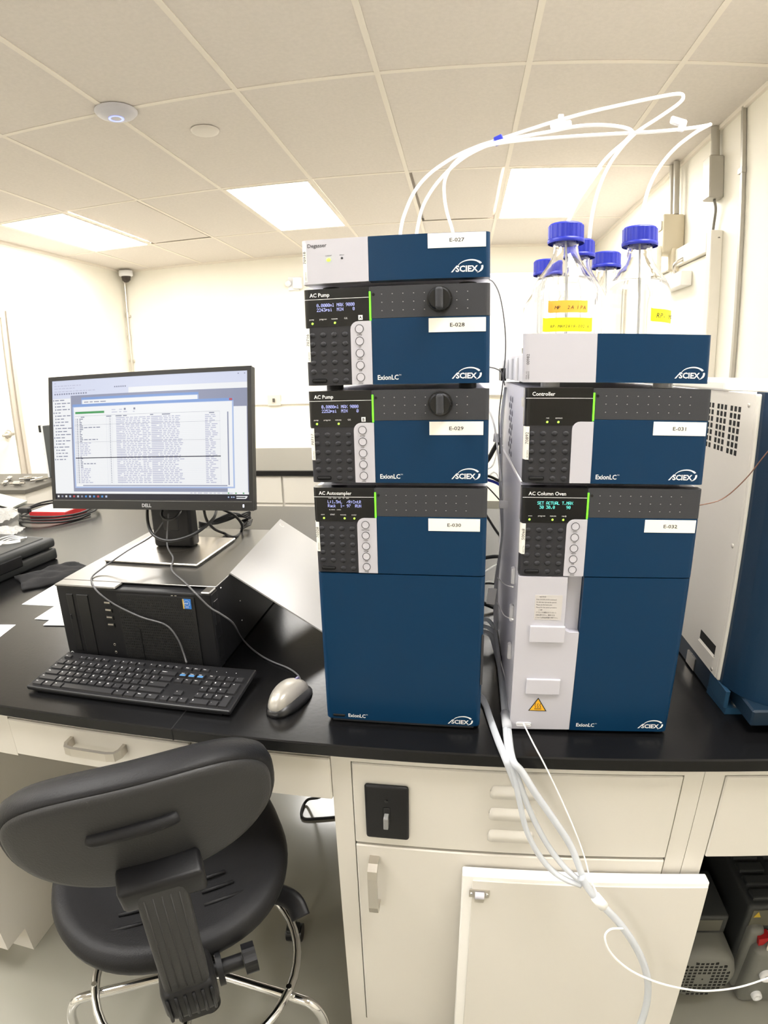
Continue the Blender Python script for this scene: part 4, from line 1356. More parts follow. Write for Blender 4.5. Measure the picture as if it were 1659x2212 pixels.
pl = [at(318, 1098, Y=1.14), at(319, 1125, Y=1.10), at(327, 1150, Y=1.07), at(345, 1164, Y=1.06), at(372, 1168, Y=1.06), at(410, 1158, Y=1.07), at(440, 1140, Y=1.09), at(462, 1118, Y=1.12), at(468, 1098, Y=1.16)]
cable(pl, .0036, BLKC, 'monitor_cable', 'thick black cable looping in front of the monitor stand', 'cable', 'cables behind the monitor')
pl = [at(440, 1098, Y=1.19), at(446, 1122, Y=1.22), at(462, 1142, Y=1.24), at(484, 1152, Z=ZT + .002), at(504, 1160, Z=ZT + .003), at(520, 1150, Y=1.32), at(522, 1132, Y=1.30), at(506, 1113, Y=1.28), at(484, 1102, Y=1.25), at(468, 1096, Y=1.2)]
cable(pl, .0036, BLKC, 'monitor_cable', 'thick black cable looping out right of the monitor stand', 'cable', 'cables behind the monitor')
pl = [at(352, 1098, Y=1.16), at(349, 1112, Y=1.11), at(358, 1122, Y=1.10), at(376, 1120, Y=1.10), at(388, 1108, Y=1.12), at(392, 1098, Y=1.16)]
cable(pl, .003, BLKC, 'monitor_cable', 'short black cable curled close against the monitor stand', 'cable', 'cables behind the monitor')
tw = MB(BLKC)
for k in range(5):
    q = [at(430, 1128 + 3 * k, Y=1.27 + .01 * k), at(462, 1132 - 2 * k, Y=1.31), at(492 + 3 * k, 1124 - 4 * k, Y=1.335), at(520 + 4 * k, 1112 + 2 * k, Y=1.35), at(540, 1106 + 3 * k, Y=1.36), at(534 - 3 * k, 1124, Z=ZT + .012), at(520 + 4 * k, 1142 - 4 * k, Z=ZT + .004), at(541 + k, 1134 - 3 * k, Z=ZT + .004)]
    tw.tube(q, .0022, n=7)
lone(tw, 'cord_bundle', 'tangled bundle of thin black cords at the back corner of the tower', 'cord bundle')

# white solvent lines over the stacks
def hoseline(px, Y, r, name, label, group='white solvent lines above the stacks', m=None):
    return cable([at(x, y, Y=(Y[0] + (Y[1] - Y[0]) * i / (len(px) - 1))) for i, (x, y) in enumerate(px)], r, m or TUBEW, name, label, 'hose', group)

hoseline([(864, 521), (866, 495), (874, 462), (896, 413), (930, 374), (980, 340), (1030, 317), (1073, 303), (1140, 281), (1200, 262), (1270, 243), (1340, 227), (1410, 212), (1462, 203), (1476, 208), (1466, 224), (1420, 256), (1369, 291), (1325, 342), (1296, 400), (1280, 460), (1273, 516)], (1.10, 1.02), .0031, 'solvent_line', 'white hose looping highest, to a point over the middle bottles')
hoseline([(898, 521), (902, 492), (912, 450), (932, 412), (962, 375), (1000, 342), (1040, 320), (1078, 306), (1140, 293), (1190, 284), (1245, 273), (1300, 270), (1345, 275), (1366, 285), (1352, 304), (1320, 332), (1294, 362), (1262, 410), (1238, 455), (1224, 487)], (1.09, .905), .0029, 'solvent_line', 'white hose passing through the pinned clip to the orange taped bottle')
hoseline([(982, 521), (976, 492), (966, 460), (960, 424), (962, 386), (984, 350), (1026, 323), (1076, 310), (1140, 302), (1230, 295), (1330, 289), (1420, 284), (1490, 277), (1528, 271), (1532, 270), (1500, 288), (1458, 321), (1424, 362), (1402, 405), (1390, 450), (1384, 494)], (1.11, .925), .0029, 'solvent_line', 'white hose reaching furthest right before dropping to the right bottle')
c0 = at(1077, 303, Y=1.06)
b = MB(CAPB); b.box(-.008, .008, -.008, .008, -.0065, .0065, bev=.002, seg=2, M=T(c0) @ R('Y', -22)); lone(b, 'tube_clip', 'small blue clip holding three white hoses together', 'clip', loc=c0)
c0 = at(1212, 272, Y=1.02)
b = MB(WHITEP); b.box(-.018, .018, -.003, .003, -.007, .007, bev=.002, seg=1, M=T(c0) @ R('Y', -8)); b.box(-.0045, .0045, -.003, .003, .005, .019, bev=.001, seg=1, M=T(c0)); lone(b, 'tube_clip', 'white pinned clip with upright tab on the hoses', 'clip', loc=c0)
c0 = at(1467, 266, Y=.985)
b = MB(WHITEP); b.box(-.015, .012, -.003, .003, -.005, .008, bev=.002, seg=1, M=T(c0) @ R('Y', 15)); b.box(.0, .009, -.003, .003, -.013, -.004, bev=.001, seg=1, M=T(c0) @ R('Y', 10)); lone(b, 'tube_clip', 'white clip sitting near the rightmost bend of the hoses', 'clip', loc=c0)

# gap between the stacks
g = 'cables in the gap between the stacks'
cable([at(1052, 603, Y=1.0), at(1066, 610, Y=.98), at(1080, 640, Y=.97), at(1090, 700, Y=.96), at(1092, 760, Y=.96), at(1086, 830, Y=.95), at(1078, 900, Y=.95), at(1080, 980, Y=.94)], .0011, GRYC, 'signal_wire', 'thin grey wire bowing out right beside the degasser and upper pump', 'wire', g)
cable([at(1048, 792, Y=.93), at(1070, 796, Y=.93), at(1084, 806, Y=.93), at(1090, 832, Y=.94)], .0011, GRYC, 'signal_wire', 'short grey wire arching beside the lower corner of the upper pump', 'wire', g)
for k, (q, r, m_, lab) in enumerate((
    ([(1042, 1008), (1056, 990), (1068, 968), (1080, 948)], .0045, BLKC, 'thick black cable slanting up behind pump E-029'),
    ([(1040, 1026), (1060, 1030), (1080, 1040)], .0028, BLKC, 'black cable crossing the gap just above the autosampler top'),
    ([(1040, 1036), (1054, 1037), (1070, 1042), (1084, 1050)], .0030, BLUEC, 'blue cable crossing the gap near the autosampler top'),
    ([(1040, 1042), (1056, 1055), (1072, 1072), (1086, 1088)], .0014, BLKC, 'thin black wire falling to the right below the blue cable'),
    ([(1042, 1100), (1056, 1122), (1070, 1144), (1086, 1166)], .0026, BLKC, 'black cable slanting down beside label E-030'),
    ([(1036, 1206), (1054, 1204), (1070, 1202), (1088, 1203)], .0042, BLKC, 'thick black cable level across the gap near the seam of the autosampler'),
    ([(1036, 1262), (1056, 1260), (1074, 1262), (1090, 1264)], .0022, BLKC, 'black cable level across the gap below the autosampler seam'),
    ([(1036, 1300), (1052, 1306), (1070, 1313), (1090, 1316)], .0050, BLKC, 'thick black cable lowest in the gap between the stacks'),
    ([(1036, 1243), (1052, 1232), (1068, 1222), (1084, 1216)], .0018, TUBEW, 'thin white tube rising to the right beside the autosampler seam'),
    ([(1036, 1272), (1050, 1258), (1064, 1258), (1072, 1272), (1078, 1292)], .0016, TUBEW, 'thin white tube arching in the gap above the lowest black cable'),
    ([(1050, 1014), (1062, 1008), (1070, 990), (1074, 960), (1078, 930)], .0016, TUBEW, 'thin white tube curling up beside pump E-029'),
    ([(1048, 1035), (1068, 1020), (1078, 1035), (1084, 1060)], .0014, TUBEW, 'thin white tube looping beside the blue cable'),
    )):
    cable([at(x, y, Y=1.24 + .004 * k) for x, y in q], r * 1.15, m_, 'gap_cable', lab, 'cable', g)
cable([at(1054, 880, Y=.98), at(1068, 920, Y=.97), at(1076, 980, Y=.96), at(1082, 1040, Y=.95)], .0016, TUBEW, 'gap_cable', 'thin white tube running down from the lower pump into the bundle', 'cable', g)
# clear sleeve of lines down the side of the right stack
sl = MB(CLEAR)
for k in range(3):
    sl.tube([at(1091 + k, 838, Y=1.12), at(1083 + 2 * k, 900, Y=1.05), at(1080 + 2 * k, 990, Y=1.0), at(1081 + 2 * k, 1080, Y=.98), at(1085, 1150, Y=.97), at(1081, 1190, Y=.97), at(1072 + 2 * k, 1240, Y=.98), at(1068 + 3 * k, 1300, Y=.98), at(1069 + 4 * k, 1360, Y=.98)], .0021, n=7)
sl = lone(sl, 'sleeved_tubing', 'clear sleeved tubing hanging down the gap along the right stack', 'tubing')
for k, (px, py, w, h) in enumerate(((1088, 1090, .008, .007), (1062, 1288, .008, .016), (1074, 946, .007, .008))):
    c0 = at(px, py, Y=.955 if k < 2 else 1.02)
    b = MB(WHITEP); b.box(-w, w, -.0015, .0015, -h, h, bev=.001, seg=1, M=T(c0) @ R('Y', 6)); lone(b, 'wire_tag', ('small white clip on the sleeved tubing level with label E-030', 'white rectangular tag hanging on the tubing low in the gap', 'small white tag behind the tubing beside pump E-029')[k], 'tag', loc=c0)
for (p0_, p1_, p2_, lab) in (((1075, 1248), (1090, 1262), (1108, 1268), 'thin white line curving to the upper clip on the oven side'), ((1074, 1300), (1088, 1328), (1108, 1338), 'thin white line curving to the lower clip on the oven side'),
                        ((1086, 962), (1106, 1002), (1126, 1040), 'thin white line slanting down the controller side to its lower corner')):
    a_, c_ = at(*p0_, X=.070), at(*p2_, X=.083)
    m_ = at(*p1_, X=.078)
    cable([a_, m_, c_], .0011, TUBEW, 'side_line', lab, 'tube', 'thin lines on the side of the right stack')

# drain hoses over the bench edge
HR = .0046
def drain(px, lab, r=HR, m=None, grp='drain hoses over the bench edge', nm='drain_hose', **k):
    b = MB(m or PVC)
    b.tube([at(x, y, **{ax: v}) for x, y, ax, v in px], r, n=10, **k)
    return lone(b, nm, lab, 'hose', grp)
drain([(1040, 1338, 'Z', B + .05), (1055, 1340, 'Z', B + .055), (1066, 1356, 'Z', B + .04), (1073, 1390, 'Z', B + .02), (1080, 1450, 'Z', B + .012), (1088, 1530, 'Z', B + .012), (1094, 1600, 'Z', B + .012), (1100, 1640, 'Y', .710), (1112, 1680, 'Y', .700), (1122, 1730, 'Y', .695), (1136, 1790, 'Y', .69), (1160, 1840, 'Y', .685), (1190, 1878, 'Y', .680), (1222, 1900, 'Y', .672), (1256, 1912, 'Y', .668)], 'clear hose hanging leftmost below the bench edge')
drain([(1040, 1352, 'Z', B + .04), (1058, 1358, 'Z', B + .04), (1068, 1376, 'Z', B + .025), (1077, 1420, 'Z', B + .008), (1085, 1480, 'Z', B + .007), (1092, 1560, 'Z', B + .007), (1100, 1615, 'Z', B + .011), (1106, 1644, 'Y', .710), (1122, 1690, 'Y', .700), (1142, 1745, 'Y', .695), (1166, 1796, 'Y', .69), (1194, 1842, 'Y', .685), (1226, 1880, 'Y', .676), (1260, 1908, 'Y', .668)], 'clear hose hanging in the middle of three below the bench edge')
drain([(1040, 1364, 'Z', B + .03), (1060, 1372, 'Z', B + .028), (1070, 1400, 'Z', B + .010), (1082, 1450, 'Z', B + .008), (1091, 1510, 'Z', B + .008), (1098, 1580, 'Z', B + .010), (1107, 1640, 'Y', .708), (1128, 1668, 'Y', .700), (1158, 1716, 'Y', .695), (1200, 1776, 'Y', .69), (1232, 1826, 'Y', .685), (1250, 1870, 'Y', .676), (1262, 1905, 'Y', .668)], 'thick clear hose bowing furthest right below the bench edge', r=.0056)
drain([(1038, 1505, 'Z', B + .007), (1048, 1520, 'Z', B + .007), (1060, 1556, 'Z', B + .007), (1076, 1600, 'Z', B + .008), (1092, 1638, 'Y', .710), (1104, 1668, 'Y', .702), (1116, 1700, 'Y', .699)], 'flat clear tube lying on the bench at the autosampler foot', r=.0062, flat=.45, nm='flat_tube')
drain([(1091, 1540, 'Z', B + .016), (1096, 1572, 'Z', B + .016)], 'short clear joint sleeve around the hoses on the bench', r=.0078, nm='hose_sleeve', m=CLEAR)
drain([(1255, 1895, 'Y', .664), (1272, 1920, 'Y', .660), (1296, 1950, 'Y', .655), (1330, 1985, 'Y', .652), (1356, 2018, 'Y', .648), (1382, 2062, 'Y', .644), (1398, 2110, 'Y', .64), (1398, 2160, 'Y', .636), (1384, 2212, 'Y', .63), (1365, 2250, 'Y', .62)], 'single clear hose curving down across the leaning door', r=.0062)
drain([(1286, 1937, 'Y', .6535), (1304, 1958, 'Y', .650)], 'milky joint where the hoses merge in front of the leaning door', r=.0086, nm='hose_joint', m=TUBEW)
drain([(1082, 1430, 'Z', B + .02), (1100, 1490, 'Z', B + .018), (1125, 1550, 'Z', B + .012), (1150, 1602, 'Y', .722), (1178, 1655, 'Y', .705), (1210, 1722, 'Y', .70), (1240, 1790, 'Y', .69), (1262, 1850, 'Y', .684), (1276, 1900, 'Y', .665), (1300, 1950, 'Y', .642)], 'hair thin white line slanting across the oven foot and bench edge', r=.0012, m=TUBEW, nm='thin_line')
drain([(1345, 2006, 'Y', .642), (1320, 2007, 'Y', .635), (1307, 2022, 'Y', .63), (1314, 2050, 'Y', .628), (1340, 2080, 'Y', .63), (1380, 2106, 'Y', .632), (1440, 2128, 'Y', .64), (1510, 2140, 'Y', .66), (1570, 2137, 'Y', .68), (1620, 2126, 'Y', .69), (1680, 2104, 'Y', .70)], 'thin white line looping from the hose towards the vacuum pumps', r=.0018, m=TUBEW, nm='thin_line')

# ------------------------------------------------------------------ clutter on the bench
A_, B_ = Vector((-.478, 1.018, B + PCH + .001)), Vector((-.494, 1.405, B + PCH + .012))
dv_ = Vector((.244, .0215, -.172))
b = MB(mat('panel_white', S(158, 157, 154), .3))
n_ = (B_ - A_).cross(dv_).normalized() * -.003
if n_.z < 0: n_ = -n_
cs_ = [A_, B_, B_ + dv_, A_ + dv_]
b.add([c for c in cs_] + [c + n_ for c in cs_], [(0, 1, 2, 3), (7, 6, 5, 4), (0, 4, 5, 1), (1, 5, 6, 2), (2, 6, 7, 3), (3, 7, 4, 0)])
t = thing('loose_panel', 'white metal panel leaning from the tower edge down towards the left stack', 'panel', tuple(A_ + dv_))
b.obj('panel', t, world=True)
p_ = B_ + (A_ - B_) * .08 + dv_ * .05 + n_ * 1.05
b = MB(SATIN); b.lathe([(.0055, 0), (.006, .0006), (.0072, 0)], n=24, M=T(p_) @ R('Y', 35)); b.obj('mounting_hole', t, world=True)

t = thing('equipment_case', 'black hard shell equipment case on the bench left of the tower', 'case', (-1.61, 1.39, B), math.radians(-6))
CM = mat('case_black', S(38, 40, 41), .5, bump=(220, .3))
b = MB(CM); b.box(-.25, .235, -.18, .17, .0, .040, bev=.008, seg=2); b.obj('lower_shell', t)
b = MB(CM); b.box(-.25, .235, -.18, .17, .043, .076, bev=.010, seg=2); b.box(-.225, .21, -.155, .145, .070, .079, bev=.003, seg=1); b.obj('lid', t)
b = MB(BLACKP); b.box(.232, .240, -.10, .02, .024, .060, bev=.003, seg=1); b.obj('latch', t)
t_ = MB(mat('cable_tie_white', S(240, 240, 238), .5))
cz_ = B + .081
for k in range(3):
    t_.tube([at(-8 + 4 * k, 1166 + 6 * k, Z=cz_), at(20, 1158 + 4 * k, Z=cz_ + .012), at(44, 1160 + 2 * k, Z=cz_ + .008), at(58, 1162 - k, Z=cz_ + .001)], .0016, n=6)
t_.tube([at(-10, 1172, Z=cz_ + .008), at(20, 1172, Z=cz_ + .004), at(44, 1168, Z=cz_ + .006)], .006, n=8, flat=.2)
tie = lone(t_, 'cable_tie', 'bundle of white cable ties with a printed tag on the equipment case', 'cable tie')

def crumple(name, label, cat, cx, cy, sx, sy, h, m, seed, rot=0, nx=26, ny=20, base=B + .0015, rough_=1.0, thick=.0012, edge=.6):
    r_ = random.Random(seed)
    waves = [(r_.uniform(2, 9) * rough_, r_.uniform(2, 9) * rough_, r_.uniform(0, 6.28), r_.uniform(.3, 1)) for _ in range(7)]
    vs = []
    for j in range(ny + 1):
        for i in range(nx + 1):
            u, v = i / nx, j / ny
            e = min(1, 5 * min(u, 1 - u, v, 1 - v) + (1 - edge))
            z = sum(a * abs(math.sin(fx * u * 3 + fy * v * 3 + ph)) for fx, fy, ph, a in waves) / 4
            x = (u - .5) * sx + .02 * math.sin(7 * v + seed) * sx
            y = (v - .5) * sy + .03 * math.sin(9 * u + seed * 2) * sy
            x, y = x * math.cos(rot) - y * math.sin(rot), x * math.sin(rot) + y * math.cos(rot)
            vs.append((cx + x, cy + y, base + h * z * e * (1 - .5 * ((u - .5) ** 2 + (v - .5) ** 2))))
    k = len(vs)
    w = nx + 1
    fs = [[j * w + i, j * w + i + 1, (j + 1) * w + i + 1, (j + 1) * w + i] for j in range(ny) for i in range(nx)]
    b = MB(m)
    low = [(x, y, max(base - .001, z - thick)) for x, y, z in vs]
    rim = [i for i in range(nx)] + [j * w + nx for j in range(ny)] + [ny * w + i for i in range(nx, 0, -1)] + [j * w for j in range(ny, 0, -1)]
    b.add(vs + low, fs + [[a + k for a in f[::-1]] for f in fs] + [[rim[(q + 1) % len(rim)], rim[q], rim[q] + k, rim[(q + 1) % len(rim)] + k] for q in range(len(rim))], None, rough_ < .9)
    return lone(b, name, label, cat, loc=(cx, cy, base - .001))

crumple('black_cloth', 'folded black cloth lying between the equipment case and the tower', 'cloth', -1.245, 1.37, .20, .15, .022, mat('cloth_black', S(26, 26, 28), .9, bump=(500, .6)), 4, rot=.9, rough_=.5, thick=.008)
PB = mat('clear_plastic_bag', S(240, 240, 238), .15, trans=.6, ior=1.2, alpha=.7)
crumple('plastic_bag', 'crumpled clear plastic bag beside the red box', 'plastic bag', -2.13, 1.96, .30, .30, .055, PB, 11, rot=.2)
crumple('plastic_bag', 'small crumpled clear plastic bag between the equipment case and coiled cord', 'plastic bag', -1.88, 1.78, .22, .12, .03, PB, 23, rot=.3)

t = thing('red_box', 'small red box with white label lying inside the coiled black cord', 'box', (-1.81, 2.10, B + .001))
b = MB(mat('red_carton', S(180, 44, 46), .5)); b.box(-.105, .095, -.075, .075, 0, .030, bev=.002, seg=1, M=R('Z', 0)); b.obj('carton', t)
b = MB(LABELM); b.box(-.100, .090, -.070, .070, .0302, .0306); b.obj('label', t)
pts_ = []
for k in range(3 * 14 + 1):
    a = 2 * math.pi * k / 14
    pts_.append((-1.795 + (.172 + .008 * math.sin(k * .7)) * math.cos(a), 2.085 + (.165 + .008 * math.cos(k * .5)) * math.sin(a) * 1.0, B + .045 - .038 * (k / 42) + .004 * math.sin(3 * a)))
t = thing('power_cord', 'coiled black power cord around the red box', 'cord', (-1.795, 2.085, B))
b = MB(BLKC); b.tube(pts_, .0045); b.obj('coil', t, world=True)
b = MB(BLKC); 
Pq = T((-.08, -.125, .045))
b.box(-.03, .03, -.012, .012, .0, .022, bev=.004, seg=2, M=Pq); pg = b.obj('plug', t)
b = MB(SATIN); b.box(-.045, -.03, -.008, -.006, .008, .014, M=Pq); b.box(-.045, -.03, .006, .008, .008, .014, M=Pq); b.obj('blades', pg)

def sheet(cx, cy, rot, lab, dz, w=.216, h=.279):
    b = MB(PAPER); b.box(0, w, 0, h, 0, .0006)
    o = b.obj('paper_sheet'); o.location = (cx, cy, B + .0002 + dz); o.rotation_euler = (0, 0, math.radians(rot))
    return tag(o, lab, 'paper', 'loose papers left of the tower')
sheet(-1.183, 1.160, 3, 'white paper sheet furthest back, touching the black cloth', 0)
sheet(-1.071, 1.081, 2, 'white paper sheet in the middle of three beside the tower', .0008)
sheet(-1.019, 1.051, 8, 'white paper sheet nearest the keyboard, beside the tower', .0016, w=.15)
q = at(34, 1350, Z=B)
sheet(q.x, q.y, 190, 'white paper sheet corner at the left edge of the photo', 0)

b = MB(mat('magazine_cover', S(196, 200, 186), .5))
b.tube([(0, 0, 0), (.0, .16, 0)], .045, spline=False, n=20, cap=False)
q = at(28, 1072, Z=B + .03)
outer = [(.055 * math.cos(math.radians(a)) * 1.2, .042 * math.sin(math.radians(a)) + .001) for a in range(10, 200, 12)] + [(.16, .012)]
t = thing('magazine', 'curled black magazine with pale cover edge on the far left of the bench', 'magazine', (q.x - .05, 2.13, B), math.radians(14))
b = MB(BLACKS)
prof = [(-.06, .0)] + [(-.055 + .055 * (1 - math.cos(math.radians(a))), .058 * math.sin(math.radians(a))) for a in range(10, 95, 12)] + [(.05, .050), (.12, .028), (.19, .006), (.19, .0)]
b.prism(prof, 0, .15, 'Y', smooth=False); b.obj('pages', t)
b = MB(mat('magazine_cover', S(206, 208, 196), .5))
for (x0, z0), (x1, z1) in zip(prof[:-1], prof[1:]):
    b.prism([(x0, z0), (x1, z1), (x1 + (.0 if x1 > 0 else -.003), z1 + .0035), (x0 + (.0 if x0 > 0 else -.003), z0 + .0035)], -.003, .153, 'Y')
b.obj('cover', t)

# ------------------------------------------------------------------ side bench far left
t = thing('side_bench', 'low grey side bench beyond the island at the left, under small metal fittings', 'lab bench', (-3.1, 2.62, 0))
b = MB(GTOP); b.box(-.55, .62, 0, .52, .885, .91, bev=.003, seg=1); b.obj('worktop', t)
b = MB(CAB); b.box(-.53, .60, .02, .50, .005, .885); b.obj('body', t)
DKB = mat('dark_instrument_case', S(74, 78, 80), .45)
t = thing('syringe_module', 'dark upright module with clear tubes on its pale front, left of the monitor', 'instrument', (-2.60, 2.98, .911))
b = MB(DKB); b.box(.0, .20, .0, .12, .0, .335, bev=.004, seg=1); b.obj('housing', t)
b = MB(WHITEP); b.box(-.022, .0, .01, .11, .0, .335, bev=.002, seg=1); fr_ = b.obj('front_plate', t)
for k in range(3):
    b = MB(CHROME); b.cyl(.008, .03, n=14, M=T((-.022, .05, .13 + .035 * k + .02)) @ R('Y', -90)); b.obj('fitting', fr_)
for k in range(2):
    b = MB(CLEAR); b.cyl(.006, .14, n=12, M=T((-.03, .035 + .03 * k, .0))); b.obj('glass_syringe', fr_)
b = MB(BLACKS); b.box(-.06, -.025, .03, .08, .29, .335, bev=.003, seg=1); b.obj('knob', t)
rn = random.Random(12)
spots = [(-2.96, 2.78), (-2.86, 2.90), (-2.76, 2.76), (-2.70, 2.90), (-2.64, 2.74), (-2.58, 2.86), (-2.90, 2.68), (-3.05, 2.92)]
words_ = ['leftmost front', 'left rear', 'left of centre, front', 'centre rear', 'right of centre, front', 'rightmost rear, by the dark module', 'nearest the front edge', 'furthest left, at the rear']
for k, (x, y) in enumerate(spots):
    t = thing('metal_fitting', 'small metal tube fitting on the side bench, ' + words_[k], 'fitting', (x, y, .911), rn.uniform(0, 3), 'metal fittings on the side bench')
    b = MB(CHROME); b.cyl(.014, .05, n=6, M=T((-.025, 0, .014)) @ R('Y', 90)); b.obj('nut', t)
    b = MB(SATIN); b.cyl(.007, .11, n=12, M=T((-.055, 0, .014)) @ R('Y', 90)); b.obj('stem', t)

# cord on the floor in the knee space
cable([at(700, 1705, Z=.30), at(690, 1722, Z=.12), at(664, 1728, Z=.02), at(652, 1750, Z=.006), at(656, 1768, Z=.006), at(690, 1768, Z=.006), at(735, 1764, Z=.006)], .005, BLKC, 'floor_cord', 'black cord looping on the floor in the knee space right of the stool', 'cord')

# ------------------------------------------------------------------ lab stool
VINYL = mat('stool_polyurethane', S(24, 24, 26), .5, spec=.3, bump=(350, .35))
CX_, CY_ = -.548, .735
t = thing('lab_stool', 'black lab stool with chrome foot ring seen from behind', 'stool', (CX_, CY_, 0), 0)
yaw, tl, A1, B1, nn_, kk, rl = .5649, .2515, .1909, .1127, 2.5414, .9522, .024
u = Vector((math.cos(yaw), math.sin(yaw), 0)); nh = Vector((math.sin(yaw), -math.cos(yaw), 0))
v_ = Vector((0, 0, 1)) * math.cos(tl) + nh * math.sin(tl)
nb = u.cross(v_)                      # towards the viewer
u2 = u * math.cos(rl) + v_ * math.sin(rl); v2 = v_ * math.cos(rl) - u * math.sin(rl)
C_ = Vector((-.4066, .503, .9094))
def BP(x, y, d):
    return C_ + u2 * x + v2 * y + nb * (d - kk * x * x)
def sup(a, s, e=nn_):
    c, q = math.cos(a), math.sin(a)
    return A1 * s * math.copysign(abs(c) ** (2 / e), c), B1 * s * math.copysign(abs(q) ** (2 / e), q)
def shell(prof, m, n=64):
    b = MB(m)
    vs, fs = [], []
    for s, d in prof:
        for i in range(n):
            x, y = sup(2 * math.pi * i / n, s)
            vs.append(BP(x, y, d))
    for j in range(len(prof) - 1):
        fs += [[j * n + i, j * n + (i + 1) % n, (j + 1) * n + (i + 1) % n, (j + 1) * n + i] for i in range(n)]
    fs.append([i for i in range(n)][::-1]); fs.append([(len(prof) - 1) * n + i for i in range(n)])
    b.add(vs, fs, None, True)
    return b
# front cushion (faces the seat), rim and back shell
b = shell([(.3, -.050), (.8, -.047), (.93, -.040), (.985, -.028), (1.0, -.014), (.995, -.003), (.975, .003), (.95, .004)], VINYL)
bk = b.obj('backrest', t, world=True)
b = shell([(.955, .001), (.955, .005), (.93, .009), (.86, .011), (.5, .012), (.2, .012)], mat('stool_shell', S(42, 42, 43), .5, bump=(350, .4)))
bsh = b.obj('back_shell', bk, root=t, world=True)
b = MB(VINYL); b.tube([BP(-.066, .030, .012), BP(-.056, .032, .0155), BP(-.010, .036, .0165), BP(.035, .036, .0155), BP(.046, .035, .012)], .0095, n=10, flat=.8); b.obj('raised_rib', bsh, root=t, world=True)
b = MB(BLACKP)
F = Matrix.Translation(C_) @ Matrix((u2, -nb, v2)).transposed().to_4x4()
b.box(-.054, .064, -.050, -.006, -.105, -.052, bev=.008, seg=3, M=F)
b.obj('backrest_bracket', t, root=t, world=True)
# post
PX = Vector((-.399, .497, 0))
Pm = T(PX) @ Matrix.Rotation(yaw, 4, 'Z')
b = MB(mat('post_cover', S(46, 46, 46), .55, bump=(300, .4)))
b.box(-.035, .035, -.022, .022, .59, .845, bev=.010, seg=3, M=Pm)
for k in range(5):
    b.tube([Pm @ Vector((-.024 + .012 * k, -.0218, .62)), Pm @ Vector((-.024 + .012 * k, -.0218, .82))], .0012, spline=False, n=6)
po = b.obj('back_post', t, world=True)
b = MB(BLACKP); b.box(-.043, .043, -.028, .045, .545, .618, bev=.016, seg=3, M=Pm)
for k in range(6):
    b.tube([Pm @ Vector((-.034 + .0136 * k, -.0285, .556)), Pm @ Vector((-.034 + .0136 * k, -.0285, .608))], .0028, spline=False, n=6)
b.obj('post_boot', po, root=t, world=True)
b = MB(BLACKP); b.box(-.03, .03, .0, .26, .495, .520, bev=.004, seg=1, M=Pm); b.obj('support_arm', t, world=True)
b = MB(BLACKP); b.cyl(.013, .055, n=20, M=Pm @ T((.036, .05, .535)) @ R('Y', 90))
n = 28
pr = [((.0235 + (.0018 if (i // 2) % 2 else 0)) * math.cos(2 * math.pi * i / n), (.0235 + (.0018 if (i // 2) % 2 else 0)) * math.sin(2 * math.pi * i / n)) for i in range(n)]
b.prism(pr, .05, .072, 'Z', M=Pm @ T((.042, .05, .535)) @ R('Y', 90)); b.cyl(.028, .010, n=24, M=Pm @ T((.046, .05, .535)) @ R('Y', 90))
b.obj('adjustment_knob', t, world=True)
# seat
b = MB(VINYL)
n = 64
fdir = Vector((-math.sin(yaw), math.cos(yaw), 0))
vs, fs = [], []
SR = .228
prof = [(.25, .530), (.80, .532), (.93, .538), (.99, .552), (1.0, .566), (.975, .580), (.93, .588), (.85, .589), (.7, .580), (.45, .574), (.15, .573)]
for s, z in prof:
    for i in range(n):
        a = 2 * math.pi * i / n
        c, q = math.cos(a), math.sin(a)
        x = SR * s * math.copysign(abs(c) ** .88, c)
        y = SR * (1.26 if q > 0 else .97) * s * math.copysign(abs(q) ** (.72 if q > 0 else .88), q)
        zz = z + (.016 * max(0, abs(c) * s) ** 3 - .010 * max(0, q * s) ** 3 if s > .3 else 0)
        vs.append(Vector((CX_, CY_, 0)) + u * x + fdir * y + Vector((0, 0, zz)))
for j in range(len(prof) - 1):
    fs += [[j * n + i, j * n + (i + 1) % n, (j + 1) * n + (i + 1) % n, (j + 1) * n + i] for i in range(n)]
fs.append([i for i in range(n)][::-1]); fs.append([(len(prof) - 1) * n + i for i in range(n)])
b.add(vs, fs, None, True)
st = b.obj('seat', t, world=True)
Sm = T((CX_, CY_, 0)) @ Matrix.Rotation(yaw, 4, 'Z')
for y_, w_ in ((-.13, .075), (-.10, .06), (-.07, .05), (.02, .06)):
    for sg in (1, -1):
        b = MB(VINYL); b.tube([Sm @ Vector((.045 * sg, y_, .579)), Sm @ Vector(((.045 + w_) * sg, y_, .582))], .0035, spline=False, n=8); b.obj('seat_rib', st, root=t, world=True)
b = MB(BLACKP); b.box(-.08, .08, -.08, .08, .505, .532, bev=.006, seg=2, M=Sm); b.obj('mechanism', t, world=True)
b = MB(BLACKP)
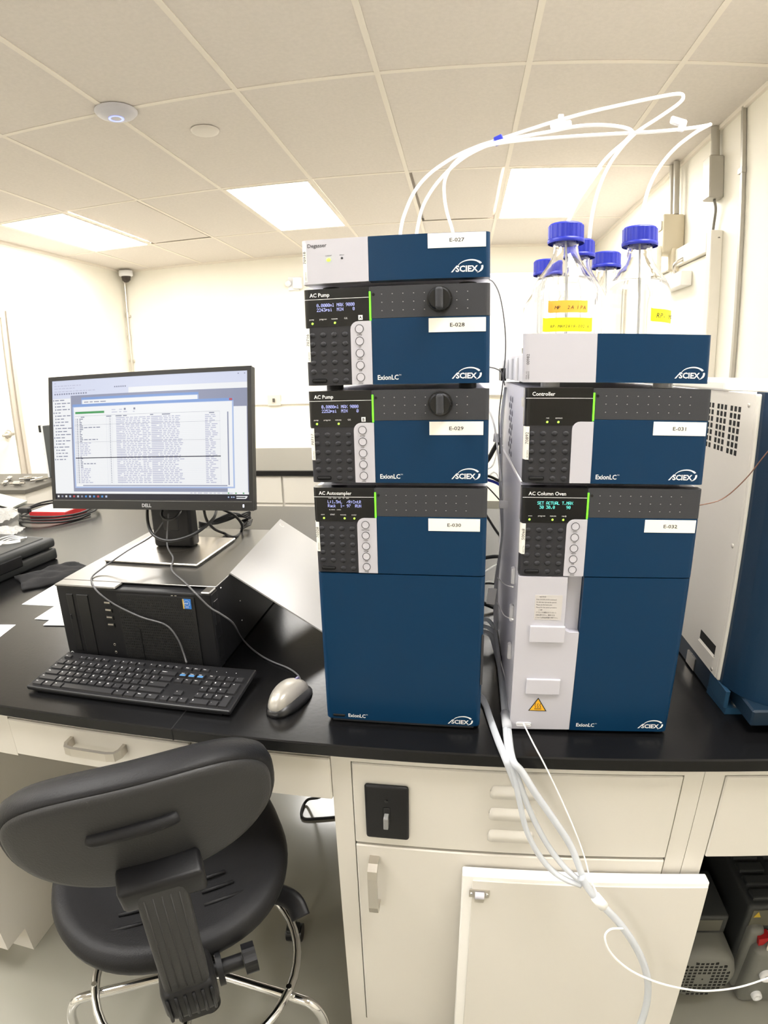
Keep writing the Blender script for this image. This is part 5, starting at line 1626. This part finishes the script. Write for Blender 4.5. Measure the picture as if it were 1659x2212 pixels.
b.tube([Sm @ Vector((.06, -.02, .515)), (-.395, .725, .505), (-.372, .742, .505)], .0055, n=8)
b.tube([(-.385, .740, .508), (-.340, .750, .508), (-.305, .742, .502), (-.286, .722, .485)], .020, n=12, flat=.35)
b.obj('height_lever', t, world=True)
b = MB(CHROME); b.cyl(.014, .25, n=24, M=T((CX_, CY_, .27))); b.obj('gas_lift', t, world=True)
b = MB(BLACKP); b.cyl(.027, .20, n=28, M=T((CX_, CY_, .10))); b.cyl(.036, .06, n=28, M=T((CX_, CY_, .20))); b.obj('column', t, world=True)
ring = [(CX_ + .222 * math.cos(2 * math.pi * i / 48), CY_ + .222 * math.sin(2 * math.pi * i / 48), .262) for i in range(48)]
b = MB(CHROME); b.tube(ring, .0095, n=12, spline=False, closed=True); b.obj('foot_ring', t, world=True)
for k in range(5):
    a = math.radians(-151 + 72 * k)
    d = Vector((math.cos(a), math.sin(a), 0))
    o_ = Vector((CX_, CY_, 0))
    b = MB(CHROME)
    b.tube([o_ + d * .03 + Vector((0, 0, .235)), o_ + d * .12 + Vector((0, 0, .238)), o_ + d * .24 + Vector((0, 0, .238)), o_ + d * .272 + Vector((0, 0, .228)), o_ + d * .29 + Vector((0, 0, .195)), o_ + d * .296 + Vector((0, 0, .14)), o_ + d * .300 + Vector((0, 0, .070))], .0105, n=14)
    lg = b.obj('leg', t, world=True)
    b = MB(CHROME); b.cyl(.006, .012, n=12, M=T(o_ + d * .222 + Vector((0, 0, .262)))); b.obj('ring_bolt', lg, root=t, world=True)
    cm = T(o_ + d * .300) @ Matrix.Rotation(a + .5, 4, 'Z')
    b = MB(BLACKS); b.cyl(.024, .016, n=28, M=cm @ T((0, -.021, .0245)) @ R('X', -90) @ T((0, 0, .0))); b.cyl(.024, .016, n=28, M=cm @ T((0, .005, .0245)) @ R('X', -90)); b.box(-.014, .014, -.005, .005, .02, .066, bev=.003, seg=1, M=cm); b.box(-.026, .010, -.018, .018, .046, .060, bev=.006, seg=2, M=cm); b.obj('caster', lg, root=t, world=True)
